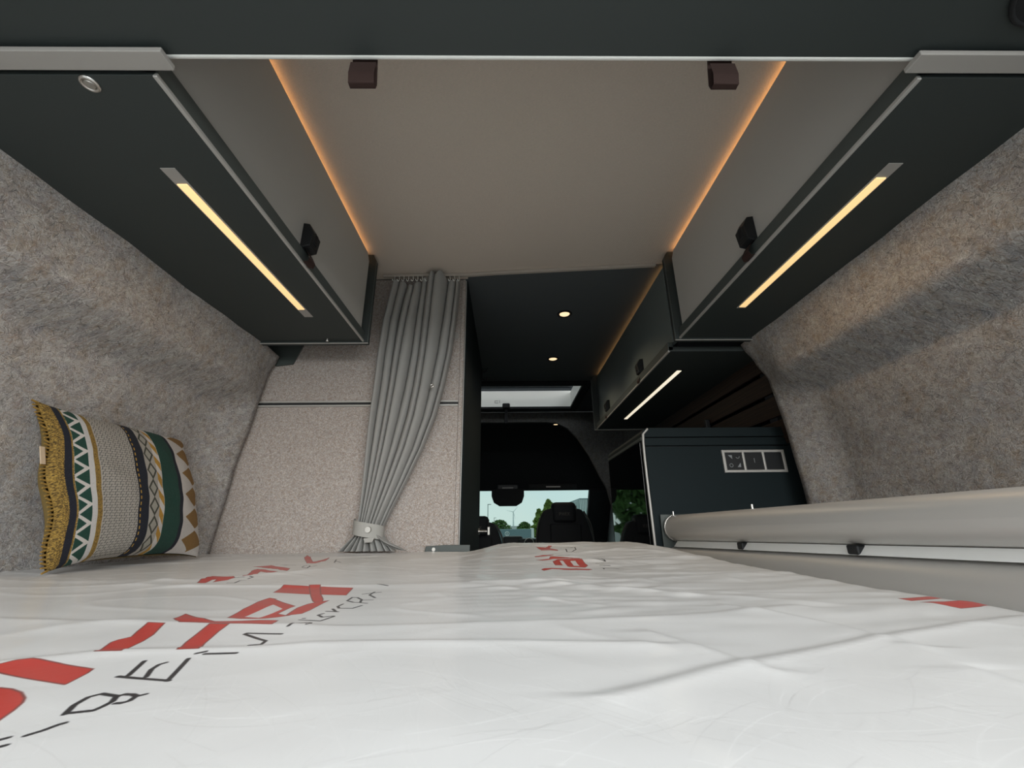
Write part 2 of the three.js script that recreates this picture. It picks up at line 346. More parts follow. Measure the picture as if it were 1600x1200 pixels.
{
  const m = thing('rear_view_mirror', 'black rounded mirror housing hanging at the top of the windscreen', 'mirror', [0.005, 1.38, -4.22]);
  obj('stem', bx(-0.11, 0.11, -0.02, 0.06, -0.06, 0.02, 0.02), M.black, m);
  const pts = [[-0.15, 0], [0.15, 0], [0.15, -0.06], [0.13, -0.115], [0.08, -0.145], [-0.08, -0.145], [-0.13, -0.115], [-0.15, -0.06]];
  obj('housing', extrude(pts, 0.04, 0.008).translate(0, 0.0, 0.0), M.blackSoft, m);
  obj('strip', bx(-0.055, 0.055, 0.014, 0.024, 0.02, 0.026, 0.002), M.aluTrim, m);
  const v = thing('sun_visor', 'black folded sun visor above the windscreen with a pale label', 'visor', [0.45, 1.415, -4.2]);
  obj('flap', bx(-0.24, 0.24, -0.035, 0.02, -0.02, 0.02, 0.012), M.blackSoft, v);
  obj('label_strip', bx(-0.07, 0.07, -0.016, -0.004, 0.02, 0.022, 0.0008), M.aluTrim, v);
}
const font = await new FontLoader().loadAsync('fonts/droid/droid_sans_bold.typeface.json');
function textGeo(str, size, depth) { const g = new TextGeometry(str, { font, size, depth, curveSegments: 4 }); g.computeBoundingBox(); const b = g.boundingBox; g.translate(-(b.max.x + b.min.x) / 2, -(b.max.y + b.min.y) / 2, 0); return strip(g); }
function cabSeat(label, at, lower) {
  const t = thing('cab_seat', label, 'seat', at, 'cab seats');
  const back = new THREE.Shape();
  back.moveTo(-0.225, 0.42); back.lineTo(-0.222, 0.9 - lower); back.quadraticCurveTo(-0.205, 1.1 - lower, -0.15, 1.155 - lower); back.quadraticCurveTo(-0.12, 1.172 - lower, 0, 1.172 - lower);
  back.quadraticCurveTo(0.1, 1.172 - lower, 0.14, 1.155 - lower); back.quadraticCurveTo(0.195, 1.08 - lower, 0.222, 0.9 - lower); back.lineTo(0.225, 0.42);
  const g = strip(new THREE.ExtrudeGeometry(back, { depth: 0.09, bevelEnabled: true, bevelSize: 0.012, bevelThickness: 0.02, bevelSegments: 3, curveSegments: 10 })).translate(0, 0, -0.05);
  obj('backrest', g, M.seat, t);
  obj('seat_cushion', bx(-0.24, 0.24, 0.3, 0.46, -0.5, 0.03, 0.05), M.seat, t);
  obj('pedestal', bx(-0.2, 0.2, 0.0, 0.31, -0.45, -0.05, 0.02), M.dash, t);
  obj('back_pad', bx(-0.12, 0.13, 0.75, 1.06 - lower, 0.05, 0.075, 0.012), M.seat, t);
  const e = (s) => tube([[s * 0.236, 0.7, 0.03], [s * 0.234, 0.9 - lower, 0.03], [s * 0.212, 1.06 - lower, 0.03], [s * 0.165, 1.155 - lower, 0.03]], 0.007, 20);
  obj('piping', e(-1), M.seatTrim, t); obj('piping', e(1), M.seatTrim, t);
  const h = obj('headrest', bx(-0.1, 0.1, 1.06 - lower, 1.228 - lower, -0.07, 0.075, 0.035), M.seat, t);
  obj('lettering', textGeo('PHEX', 0.026, 0.002).translate(0, 1.135 - lower, 0.074), M.seatTrim, h);
  obj('side_seam', bx(0.094, 0.104, 1.07 - lower, 1.2 - lower, 0.0, 0.06, 0.004), M.seatTrim, h);
  return t;
}
cabSeat('black cab seat with lettering on its headrest, in front of the windscreen', [0.465, 0, -3.62], 0);
cabSeat('black cab seat half hidden behind the aisle panel on the left', [-0.26, 0, -3.45 - 0.3], 0.1);
// roof light over the aisle
{
  const w = struct('window_4', null, null, 'raised roof light with white inner frame over the aisle', 'window');
  const [x0, x1, z1, z0] = SKY_HOLE;
  obj('frame', mapUV(extrude([[x0 - 0.025, 2.655], [x1 + 0.025, 2.655], [x1 + 0.025, 3.355], [x0 - 0.025, 3.355]], 0.012, 0.004, [[[x0 + 0.02, 2.71], [x1 - 0.02, 2.71], [x1 - 0.02, 3.3], [x0 + 0.02, 3.3]]]).rotateX(-Math.PI / 2).translate(0, CEIL - 0.012, 0)), M.blackSoft, w);
  for (const [n, g] of [['far', bx(x0, x1, CEIL - 0.004, 2.115, z1 + 0.0, z1 + 0.014)], ['near', bx(x0, x1, CEIL - 0.004, 2.07, z0 - 0.014, z0)], ['left', bx(x0, x0 + 0.014, CEIL - 0.004, 2.1, z1, z0)], ['right', bx(x1 - 0.014, x1, CEIL - 0.004, 2.1, z1, z0)]]) obj('inner_frame', g, M.white, w);
  obj('pane', bx(x0 - 0.03, x1 + 0.03, -0.004, 0.004, -0.36, 0.36, 0).rotateX(-0.16).translate(0, 2.187, (z0 + z1) / 2), M.roofPane, w);
  obj('stay', [bx(x0 + 0.02, x0 + 0.035, 2.05, 2.225, z0 - 0.05, z0 - 0.035), bx(x1 - 0.035, x1 - 0.02, 2.05, 2.225, z0 - 0.05, z0 - 0.035)], M.black, w);
  obj('latch_handle', [bx(-0.035, 0.025, 1.935, 1.975, z1 + 0.09, z1 + 0.14, 0.01), bx(-0.018, 0.008, 1.83, 1.945, z1 + 0.03, z1 + 0.05, 0.004)], M.blackSoft, w);
  for (const g of [bx(-0.1, -0.07, 2.01, 2.013, z1 + 0.014, z1 + 0.0155, 0), bx(-0.1, -0.097, 2.013, 2.027, z1 + 0.014, z1 + 0.0155, 0), bx(-0.1, -0.07, 2.027, 2.03, z1 + 0.014, z1 + 0.0155, 0), bx(-0.06, -0.057, 2.01, 2.035, z1 + 0.014, z1 + 0.0155, 0)]) obj('pictogram', g, M.anth, w);
}

// ------------------------------------------------------------------ outside, beyond the windscreen
const GY = -0.75;
{
  const asphalt = S({ color: 0x8d9090, roughness: 0.95 });
  const g = struct('ground', bx(-400, 400, GY - 0.2, GY, -1300, 60, 0), asphalt, 'grey asphalt yard outside the van', 'ground');
  const leafMats = [0x5f7d38, 0x55763c, 0x7d9448].map((c) => S({ color: c, roughness: 0.8, side: THREE.DoubleSide }));
  const bark = S({ color: 0x4a3d30, roughness: 0.9 });
  function leaves(n, fn, size) {
    const pos = [];
    const q = new THREE.Quaternion(), e = new THREE.Euler(), v = new THREE.Vector3();
    for (let i = 0; i < n; i++) {
      const c = fn(); e.set(rr(0, 6.3), rr(0, 6.3), rr(0, 6.3)); q.setFromEuler(e);
      const s = size * rr(0.6, 1.3), P = [[0, s, 0], [-s * 0.5, 0, 0], [s * 0.5, 0, 0], [0, -s, 0]].map((p) => { v.set(...p).applyQuaternion(q); return [v.x + c[0], v.y + c[1], v.z + c[2]]; });
      pos.push(...P[0], ...P[1], ...P[2], ...P[1], ...P[3], ...P[2]);
    }
    const g2 = new THREE.BufferGeometry(); g2.setAttribute('position', new THREE.Float32BufferAttribute(pos, 3));
    g2.setAttribute('uv', new THREE.Float32BufferAttribute(new Float32Array(pos.length / 3 * 2), 2)); g2.computeVertexNormals(); return g2;
  }
  function tree(name, label, x, z, h, w, m, cone, n = 2600, ls = 0.2) {
    const t = thing(name, label, 'tree', [x, GY, z]);
    obj('trunk', cyl(0.07, 0.14, h * 0.6, [0, h * 0.3, 0], [0, 0, 0], 8), bark, t);
    obj('crown', leaves(n, () => {
      const k = Math.pow(rnd(), 0.8), a = rr(0, 6.283), prof2 = cone ? (1 - k) * 0.95 + 0.06 : Math.sqrt(Math.max(0, 1 - (2 * k - 1) ** 2)) + 0.05;
      const r = w * prof2 * (0.45 + 0.55 * Math.sqrt(rnd())) * (1 + 0.25 * Math.sin(k * 23 + a * 2));
      return [Math.cos(a) * r, h * (0.1 + 0.92 * k), Math.sin(a) * r];
    }, ls), leafMats[m], t);
    return t;
  }
  tree('conifer', 'tall pointed green tree left of the lettered headrest', 5.7, -60, 5.0, 2.3, 2, true, 5200, 0.22);
  tree('conifer', 'smaller pointed green tree in front of the tall one', 3.75, -52, 3.5, 1.25, 2, true, 3200, 0.2);
  // big trees on the left, seen only as a reflection in the black glass door
  for (const [x, z, h] of [[-8, -27, 7], [-15.5, -27, 8.5], [-23, -29, 8.5]]) tree('broadleaf_tree', `bushy tree ${{ '-8': 'nearest the lane', '-15.5': 'second from the lane', '-23': 'farthest from the lane' }[x]}, mirrored in the black glass door`, x, z, h, 2.6, 1, false, 2600, 0.4);
  for (const [x, w, h, l] of [[-0.8, 2.2, 2.35, 'rounded distant bush under the wind turbine'], [1.7, 1.6, 2.0, 'low distant bush behind the grey hall roof'], [3.9, 1.6, 1.9, 'low distant bush beside the pointed trees']]) {
    const t = thing('distant_bush', l, 'bush', [x * 1.7, GY, -75]);
    obj('foliage', leaves(1200, () => { const a = rr(0, 6.283), k = rnd(); const r = w * Math.sqrt(1 - k * k) * Math.sqrt(rnd()); return [Math.cos(a) * r, 0.3 + h * k, Math.sin(a) * r * 0.5]; }, 0.22), leafMats[1], t);
  }
  const hallMat = S({ color: 0x70868c, roughness: 0.7 }), pale = S({ color: 0xd9dedd, roughness: 0.6 });
  const b = thing('low_hall', 'low blue grey building with a round white emblem', 'building', [1, GY, -46]);
  obj('wall', bx(-3.6, 1.45, 0, 1.42, -2, 0, 0.03), hallMat, b);
  obj('end_wall', bx(1.46, 1.75, 0, 1.5, -2, 0.05, 0.03), pale, b);
  obj('emblem', [new THREE.TorusGeometry(0.2, 0.035, 8, 28).translate(-1.05, 0.98, 0.03), bx(-1.09, -1.01, 0.86, 1.1, 0.02, 0.05, 0.01)], pale, b);
  const c = thing('corrugated_hall', 'pale corrugated metal hall beside the right windscreen pillar', 'building', [13.4, GY, -80]);
  const corr = S({ color: 0xc9d2d2, roughness: 0.6, metalness: 0.2 }), corr2 = S({ color: 0x9fadad, roughness: 0.6 });
  obj('core', bx(0, 26, 0, 6.3, -30, -0.1, 0.02), corr2, c);
  for (let i = 0; i < 24; i++) obj('cladding_rib', bx(i * 0.3 + 0.02, i * 0.3 + 0.19, 0, 6.35, -0.12, 0.02, 0.02), corr, c);
  obj('gable', extrude([[0, 0], [0, 6.35], [-1.7, 5.1], [-1.7, 0]], 0.4, 0).translate(0, 0, -0.6), corr2, c);
  obj('verge', bx(0, 26, 6.3, 6.45, -30, 0.05, 0.02), hallMat, c);
  const post = S({ color: 0x7d8686, roughness: 0.5 });
  for (const [x, z, top, l] of [[-5.4, -120, 6.65, 'taller street lamp left of the wind turbine'], [-5.5, -180, 4.1, 'shorter street lamp between the tall one and the turbine']]) {
    const s = thing('street_lamp', l, 'lamp post', [x, GY, z], 'street lamps in the yard');
    obj('pole', cyl(0.09, 0.13, top - GY, [0, (top - GY) / 2, 0], [0, 0, 0], 10), post, s);
    obj('head', bx(-0.1, 0.9, top - GY - 0.12, top - GY + 0.06, -0.12, 0.12, 0.04), post, s);
  }
  const wt = thing('wind_turbine', 'white wind turbine far behind the yard', 'turbine', [16, GY, -1200]);
  const wm = S({ color: 0xe6ecec, roughness: 0.5 });
  obj('mast', cyl(1.1, 2.4, 37, [0, 18.5, 0], [0, 0, 0], 12), wm, wt);
  obj('nacelle', bx(-1.6, 1.6, 35.5, 38.5, -3, 3, 0.5), wm, wt);
  for (const a of [0.75, 2.85, 4.95]) obj('blade', cyl(0.25, 1.0, 19, [Math.sin(a) * 9.5, 37 + Math.cos(a) * 9.5, 3.4], [0, 0, -a], 8), wm, wt);
}

// ------------------------------------------------------------------ overhead cabinets
function areaStrip(x, y, z0, z1, w, colour, intensity, up) {
  const l = new THREE.RectAreaLight(colour, intensity, w, Math.abs(z1 - z0));
  l.position.set(x, y, (z0 + z1) / 2); l.rotation.x = up ? Math.PI / 2 : -Math.PI / 2;   // faces up or down
  l.name = 'strip_light'; scene.add(l);
}
const WARM = new THREE.Color().setRGB(1.0, 0.66, 0.34), COVE = new THREE.Color().setRGB(1.0, 0.5, 0.18), PALE = new THREE.Color().setRGB(1.0, 0.86, 0.66);
function pushLatch(s, x, y, z, parent, R) {         // black push lock with a folded leather pull under it
  const sh = [[0, -0.028], [0.020, -0.022], [0.024, 0.012], [0.012, 0.034], [0, 0.036]];
  const g = extrude(sh, 0.034, 0.002).translate(0, 0, -0.017);
  if (s > 0) g.rotateY(Math.PI);
  const l = obj('push_latch', R(g.translate(x, y, z)), M.black, parent);
  const b = bx(0.018, 0.026, -0.012, 0.018, -0.008, 0.008, 0.003); if (s > 0) b.rotateY(Math.PI);
  obj('button', R(b.translate(x, y, z)), M.blackSoft, l);
  const pts = [[0.002, -0.02], [0.014, -0.036], [0.024, -0.056], [0.02, -0.066], [0.008, -0.064], [0.003, -0.05], [0.0, -0.03]];
  const st = grid(28, 1, (u, v) => { const k = u * (pts.length - 1), i = Math.min(Math.floor(k), pts.length - 2), t = k - i; return [x - s * (lerp(pts[i][0], pts[i + 1][0], t) + 0.001), y + lerp(pts[i][1], pts[i + 1][1], t), z + (v - 0.5) * 0.03]; }, (u, v) => [u, v]);
  obj('leather_pull', R(st), M.leatherSide, parent);
}
M.whiteSide = S({ color: 0xf0f2f0, roughness: 0.35, side: THREE.DoubleSide });
M.railTrim = S({ color: 0xb4aca2, roughness: 0.6 });
M.curtainBandSide = S({ color: 0xa3a29d, roughness: 0.9, side: THREE.DoubleSide });
M.leatherSide = S({ color: 0x2c1812, roughness: 0.85, side: THREE.DoubleSide });
function overhead(p) {
  const { s, lip, dr, back, z0, z1, y0 } = p, at = [lip, y0, (z0 + z1) / 2], R = rel(at);
  const t = thing('overhead_cabinet', p.label, 'cabinet', at);
  const inb = (d) => s * d;                          // + goes towards the wall
  obj('body', R(bx(dr + inb(0.02), back, y0 + 0.016, 1.94, z1 + 0.022, z0 - 0.012, 0.002)), M.black, t);
  obj('underside', R(bx(lip + inb(0.002), back, y0, y0 + 0.018, z1 + 0.016, z0 - 0.004, 0.001)), M.anth, t);
  obj('front_rail', R(bx(lip, lip + inb(0.018), y0 + 0.003, y0 + 0.034, z1 + 0.017, z0 - 0.004, 0.002)), M.anthEdge, t);
  const ep = obj('edge_profile', R(bx(lip - inb(0.001), lip + inb(0.005), y0 - 0.0025, y0 + 0.004, z1 + 0.017, z0 - 0.004, 0.001)), M.alu, t);
  ep.userData.label = 'light aluminium edge profile';
  // flap with a clipped far top corner
  const zc = z1 + 0.03, flap = extrude([[-(z0 - 0.006), y0 + 0.038], [-zc, y0 + 0.038], [-zc, 1.93], [-(zc + 0.02), 1.951], [-(z0 - 0.006), 1.951]], 0.014, 0.0015).rotateY(Math.PI / 2);
  flap.translate(s < 0 ? dr - 0.0155 : dr + 0.0015, 0, 0);
  obj('flap', R(mapUV(flap)), p.kitchen ? M.doorKitchen : M.door, t);
  // end board towards the front, and the near one
  const eb = extrude([[lip - inb(0.012), y0 - 0.006], [back, y0 - 0.006], [back, 1.965], [dr - inb(0.008), 1.965], [lip - inb(0.012), 1.94]], 0.016, 0.001).translate(0, 0, z1);
  obj('end_board', R(eb), M.anth, t);
  obj('end_board_edge', R(bx(lip - inb(0.0145), lip - inb(0.0115), y0 - 0.006, 1.94, z1 + 0.0145, z1 + 0.0185, 0.0008)), M.anthEdge, t);
  obj('end_board_lower_edge', R(bx(lip - inb(0.0145), back, y0 - 0.0085, y0 - 0.0055, z1 + 0.0145, z1 + 0.0185, 0.0008)), M.aluTrim, t);
  // light strip let into the underside
  const L = p.led, sl = obj('strip_light', R(bx(L.x - 0.0125, L.x + 0.0125, y0 - 0.001, y0 + 0.006, L.z0, L.z1, 0.0005)), L.pale ? M.black : M.aluTrim, t);
  obj('light_diffuser', R(bx(L.x - 0.009, L.x + 0.009, y0 - 0.003, y0 + 0.004, L.z0 - L.cap0, L.z1 + L.cap1, 0.001)), L.pale ? M.ledPale : M.ledWarm, sl);
  areaStrip(L.x, y0 - 0.005, L.z0 - L.cap0, L.z1 + L.cap1, 0.018, L.pale ? PALE : WARM, L.power, false);
  // cove light on the cabinet top, shining on the headlining
  obj('cove_light', R(bx(dr + inb(0.014), dr + inb(0.022), 1.9475, 1.952, z1 + 0.03, z0 - 0.02, 0.0006)), M.ledCove, t);
  areaStrip(dr + inb(0.018), 1.9535, z1 + 0.03, z0 - 0.02, 0.008, COVE, p.cove, true);
  for (const z of p.latches) pushLatch(s, dr - inb(0.001), y0 + 0.066, z, t, R);
  return t;
}
overhead({ s: -1, lip: -0.47, dr: -0.4785, back: -0.862, z0: -0.398, z1: -1.275, y0: 1.63, label: 'grey overhead cabinet on the left above the patterned cushion', led: { x: -0.5735, z0: -0.556, z1: -1.088, cap0: 0.034, cap1: 0.046, power: 11 }, cove: 4.2, latches: [-0.835] });
overhead({ s: 1, lip: 0.571, dr: 0.5815, back: 0.862, z0: -0.398, z1: -1.262, y0: 1.63, label: 'grey overhead cabinet on the right above the grey rails', led: { x: 0.668, z0: -0.545, z1: -1.045, cap0: 0.03, cap1: 0.008, power: 11 }, cove: 4.2, latches: [-0.813] });
overhead({ s: 1, lip: 0.561, dr: 0.5815, back: 0.94, z0: -1.318, z1: -2.56, y0: 1.615, label: 'dark overhead cabinet above the kitchen block', led: { x: 0.672, z0: -1.49, z1: -2.29, cap0: 0.02, cap1: 0.004, power: 2, pale: true }, kitchen: true, cove: 4, latches: [-1.66, -2.27] });
// small fittings on the undersides
{
  const t = thing('round_fitting', 'chrome round fitting under the left overhead cabinet near the rear', 'fitting', [-0.5695, 1.63, -0.414]);
  obj('ring', new THREE.TorusGeometry(0.0095, 0.0028, 10, 28).rotateX(Math.PI / 2), M.chrome, t);
  obj('lens', cyl(0.008, 0.006, 0.004, [0, -0.001, 0]), M.steel, t);
  const u = thing('small_screw', 'tiny steel pin under the far end of the left overhead cabinet', 'screw', [-0.58, 1.63, -1.236]);
  obj('shaft', cyl(0.0028, 0.0028, 0.008, [0, -0.004, 0], [0, 0, 0], 10), M.steel, u);
  obj('head', cyl(0.005, 0.004, 0.003, [0, -0.0085, 0], [0, 0, 0], 12), M.chrome, u);
}
// cabinet across the rear doors, seen from below
{
  const at = [0.03, 1.645, -0.1], R = rel(at);
  const t = thing('rear_cabinet', 'dark cabinet across the top over the rear doors', 'cabinet', at);
  obj('underside', R(bx(-0.98, 1.0, 1.645, 1.663, -0.386, 0.16, 0.001)), M.anth, t);
  obj('body', R(bx(-0.98, 1.0, 1.663, 1.962, -0.38, 0.16, 0.002)), M.anth, t);
  const e = obj('front_edge', R(tube([[-0.49, 1.6485, -0.3885], [0.03, 1.6485, -0.3885], [0.6, 1.6485, -0.3885]], 0.0042, 4, 10)), M.white, t);
  e.userData.label = 'white rounded front edge';
  for (const [x, n] of [[-0.1895, 'left'], [0.295, 'right']]) {
    const pts = [[-0.3925, 1.662], [-0.3985, 1.64], [-0.404, 1.615], [-0.401, 1.604], [-0.3925, 1.604], [-0.389, 1.618], [-0.391, 1.64]];
    const g = grid(30, 1, (u, v) => { const k = u * (pts.length - 1), i = Math.min(Math.floor(k), pts.length - 2), q = k - i; return [x + (v - 0.5) * 0.034, lerp(pts[i][1], pts[i + 1][1], q), lerp(pts[i][0], pts[i + 1][0], q)]; }, (u, v) => [u, v]);
    obj('leather_loop', R(g), M.leatherSide, t);
  }
  for (const [x0, x1, b] of [[-0.98, -0.4415, -1], [0.5465, 1.0, 1]]) {
    const tr = obj('end_trim', R(bx(x0, x1, 1.6295, 1.6375, -0.3965, -0.3715, 0.0015)), M.aluTrim, t);
    tr.userData.label = 'pale grey flat trim';
    obj('trim_spacer', R(bx(x0 + (b < 0 ? 0 : 0.01), x1 - (b < 0 ? 0.01 : 0), 1.637, 1.646, -0.394, -0.376, 0.0005)), M.black, t);
  }
  for (const x of [-0.678, 0.663]) {
    const sp = obj('loudspeaker', R(cyl(0.064, 0.064, 0.006, [x, 1.643, -0.283], [0, 0, 0], 40)), M.blackSoft, t);
    obj('grille_ring', R(new THREE.TorusGeometry(0.062, 0.003, 8, 40).rotateX(Math.PI / 2).translate(x, 1.641, -0.283)), M.black, sp);
  }
}

// ------------------------------------------------------------------ bed
const RIDGES = [[[[-0.322, -0.289], [-0.268, -0.315], [-0.188, -0.318], [-0.102, -0.326], [0.003, -0.324], [0.091, -0.315]], 0.003, 0.012], [[[-0.497, -0.432], [-0.385, -0.412], [-0.263, -0.395], [-0.138, -0.374], [-0.048, -0.379], [0.056, -0.389], [0.157, -0.401], [0.274, -0.434]], 0.0026, 0.016], [[[-0.834, -0.708], [-0.62, -0.695], [-0.472, -0.689], [-0.382, -0.773], [-0.24, -0.98], [-0.154, -1.16]], 0.005, 0.03], [[[0.049, -0.229], [0.114, -0.265], [0.184, -0.294], [0.286, -0.335], [0.427, -0.384]], 0.0028, 0.009], [[[-0.047, -0.627], [0.078, -0.643], [0.19, -0.654], [0.417, -0.724]], 0.004, 0.02], [[[0.103, -0.351], [0.129, -0.295], [0.141, -0.262]], 0.0018, 0.008], [[[0.253, -0.3], [0.247, -0.262], [0.248, -0.233]], 0.0018, 0.009], [[[0.209, -0.449], [0.252, -0.363], [0.257, -0.3]], 0.002, 0.012]];
function segDist(px, pz, pl) {
  let best = 9;
  for (let i = 1; i < pl.length; i++) {
    const [ax, az] = pl[i - 1], [b, c] = pl[i], dx = b - ax, dz = c - az, t = clamp(((px - ax) * dx + (pz - az) * dz) / (dx * dx + dz * dz), 0, 1);
    const d = Math.hypot(px - ax - t * dx, pz - az - t * dz);
    if (d < Math.abs(best)) best = pz > az + t * dz ? d : -d;      // + on the side of the lens
  }
  return best;
}
const BX0 = -0.958, BX1 = 0.484, BZ0 = 0.06, BZ1 = -1.412;
function bedHeight(x, z) {
  let y = 0.974 + 0.024 * ss(x, -0.14, 0.02) * (1 - ss(x, 0.36, 0.52)) * ss(-z, 0.75, 1.25);
  for (const [pl, h, w] of RIDGES) { const d = segDist(x, z, pl); if (d < w * 8 && d > -w * 2) y += 0.75 * h * (d > 0 ? Math.exp(-d / (w * 1.6)) : Math.exp(-((d / (w * 0.45)) ** 2))); }
  const cr = (f, k, sx) => { const n = Math.abs(noise3.noise(x * f * sx + 3.1 * k, z * f + 5.7 * k, 1.3 * k)); return Math.max(0, 0.14 - n) / 0.14; };
  const far = ss(-z, 0.15, 0.6);
  y += 0.0022 * far * cr(5, 1, 0.45) ** 2 + 0.0009 * far * cr(11, 2, 0.5) ** 2 + 0.0006 * ss(-z, 0.5, 0.8) * cr(26, 3, 0.5) ** 2 + 0.001 * fbm(x * 5, z * 7, 4.4, 3);
  const g = Math.exp(-(((x - 0.08) / 0.17) ** 2) - (((z + 0.56) / 0.13) ** 2));
  y += 0.0018 * g * noise3.noise(x * 22 + 4, z * 52, 9.1) + 0.0016 * ss(-z, 0.3, 0.45) * ss(x, 0.0, 0.25) * noise3.noise(x * 9 - z * 7, z * 30 + x * 9, 2.2) + 0.0018 * ss(-z, 0.8, 1.0) * ss(x, -0.2, 0.0) * noise3.noise(x * 16, z * 24, 6.6);
  const e = 0.045, rx = Math.max(0, 1 - (BX1 - x) / e), rz = Math.max(0, 1 - (z - BZ1) / 0.03);
  y -= 0.024 * rx * rx * ss(-z, 0.35, 0.7) + 0.012 * rx * rx + 0.02 * rz * rz;
  return y;
}
const FILLS = [[[-0.2625, -0.2562], [-0.2542, -0.2542], [-0.2436, -0.249], [-0.2332, -0.241], [-0.2278, -0.235], [-0.2226, -0.2267], [-0.2176, -0.2167], [-0.2094, -0.2014], [-0.2644, -0.2451]], [[-0.309, -0.2846], [-0.3018, -0.2903], [-0.2993, -0.2968], [-0.2933, -0.3], [-0.288, -0.2991], [-0.2697, -0.2936], [-0.2399, -0.2831], [-0.2364, -0.2758], [-0.2313, -0.2583], [-0.2476, -0.2642], [-0.2656, -0.2703], [-0.2874, -0.2779]], [[-0.2674, -0.313], [-0.2827, -0.3425], [-0.2832, -0.3488], [-0.2804, -0.3567], [-0.2892, -0.3725], [-0.301, -0.3965], [-0.2851, -0.3939], [-0.2793, -0.3822], [-0.2679, -0.361], [-0.261, -0.3428], [-0.2573, -0.3276], [-0.2504, -0.313]], [[-0.2159, -0.3146], [-0.2268, -0.3377], [-0.2452, -0.3895], [-0.2276, -0.3864], [-0.2218, -0.3645], [-0.2118, -0.3354], [-0.2028, -0.3158]], [[-0.2941, -0.4154], [-0.3033, -0.4432], [-0.2635, -0.4111], [-0.2497, -0.4026], [-0.1958, -0.4023], [-0.1904, -0.3821], [-0.2297, -0.3882], [-0.2524, -0.3928], [-0.2744, -0.396]], [[-0.2919, -0.5767], [-0.3068, -0.6314], [-0.2044, -0.6082], [-0.1923, -0.5508], [-0.2388, -0.5585]], [[-0.2733, -0.634], [-0.2592, -0.636], [-0.227, -0.5616], [-0.2188, -0.5452], [-0.2075, -0.5224], [-0.2014, -0.5051], [-0.2041, -0.4957], [-0.2133, -0.5092], [-0.2321, -0.5462]], [[-0.198, -0.5148], [-0.1961, -0.4951], [-0.1912, -0.4521], [-0.1911, -0.4348], [-0.2, -0.4298], [-0.2023, -0.4285], [-0.2101, -0.4668], [-0.2103, -0.49], [-0.206, -0.5054]], [[-0.2484, -0.4176], [-0.2529, -0.4307], [-0.2626, -0.4691], [-0.2738, -0.5194], [-0.2736, -0.534], [-0.2615, -0.5265], [-0.2643, -0.5267], [-0.2173, -0.4774], [-0.2172, -0.4645], [-0.2138, -0.4363], [-0.2023, -0.4285], [-0.1984, -0.4283], [-0.2139, -0.4138], [-0.2314, -0.4098]], [[-0.4482, -0.665], [-0.4918, -0.7495], [-0.4945, -0.7688], [-0.4656, -0.7613], [-0.4255, -0.7159], [-0.425, -0.6964], [-0.4322, -0.679], [-0.4325, -0.676], [-0.4421, -0.6985], [-0.4464, -0.6931], [-0.4389, -0.6687]], [[-0.4225, -0.7309], [-0.4781, -0.8542], [-0.4878, -0.8885], [-0.4197, -0.8347], [-0.4247, -0.8124], [-0.4561, -0.8424], [-0.4144, -0.7426]], [[-0.5336, -0.9505], [-0.5043, -0.9681], [-0.4269, -0.8935], [-0.4094, -0.8463], [-0.4491, -0.8799], [-0.5042, -0.9287]], [[-0.5363, -1.191], [-0.581, -1.3076], [-0.5386, -1.2295], [-0.4502, -1.048], [-0.4651, -1.1799], [-0.434, -1.0752], [-0.4297, -1.0091], [-0.4481, -1.0116]], [[0.06, -0.8078], [0.0669, -0.8226], [0.0802, -0.8274], [0.0886, -0.8181], [0.1451, -0.8106], [0.1493, -0.7997], [0.1415, -0.7916], [0.109, -0.799], [0.0789, -0.8147], [0.0634, -0.7945]], [[0.0908, -0.9111], [0.1053, -0.9405], [0.1529, -0.9369], [0.1509, -0.8511], [0.1418, -0.8306], [0.1145, -0.8372], [0.1049, -0.8549], [0.0905, -0.856]], [[0.0582, -0.937], [0.0871, -0.9463], [0.092, -0.9686], [0.1196, -0.9684], [0.1527, -0.9594], [0.1525, -0.9503], [0.117, -0.9485], [0.0964, -0.9456], [0.072, -0.9272]], [[0.0592, -0.9851], [0.0878, -0.9974], [0.1024, -1.0011], [0.0934, -0.9826], [0.0721, -0.9795], [0.0607, -0.9756]], [[0.0727, -1.1569], [0.0976, -1.138], [0.1102, -1.2023], [0.1187, -1.201], [0.1065, -1.1294], [0.1203, -1.0936], [0.1205, -1.069], [0.1029, -1.0765], [0.0814, -1.0783]], [[0.4013, -0.4719], [0.4033, -0.4597], [0.4303, -0.4655], [0.4547, -0.4716], [0.4531, -0.4811], [0.4417, -0.4809]], [[0.4036, -0.4498], [0.4164, -0.4513], [0.424, -0.4449], [0.4424, -0.4494], [0.4602, -0.4456], [0.4594, -0.4349], [0.4346, -0.4246], [0.4123, -0.4206], [0.4101, -0.4329]]];
const HOLES = [[[-0.2371, -0.424], [-0.2458, -0.4895], [-0.2222, -0.4622], [-0.2201, -0.4391], [-0.2211, -0.4185]], [[0.1058, -0.9229], [0.1125, -0.9241], [0.1121, -0.8458], [0.1044, -0.8423]], [[0.1264, -0.9109], [0.1369, -0.9118], [0.1346, -0.844], [0.1246, -0.849]]];
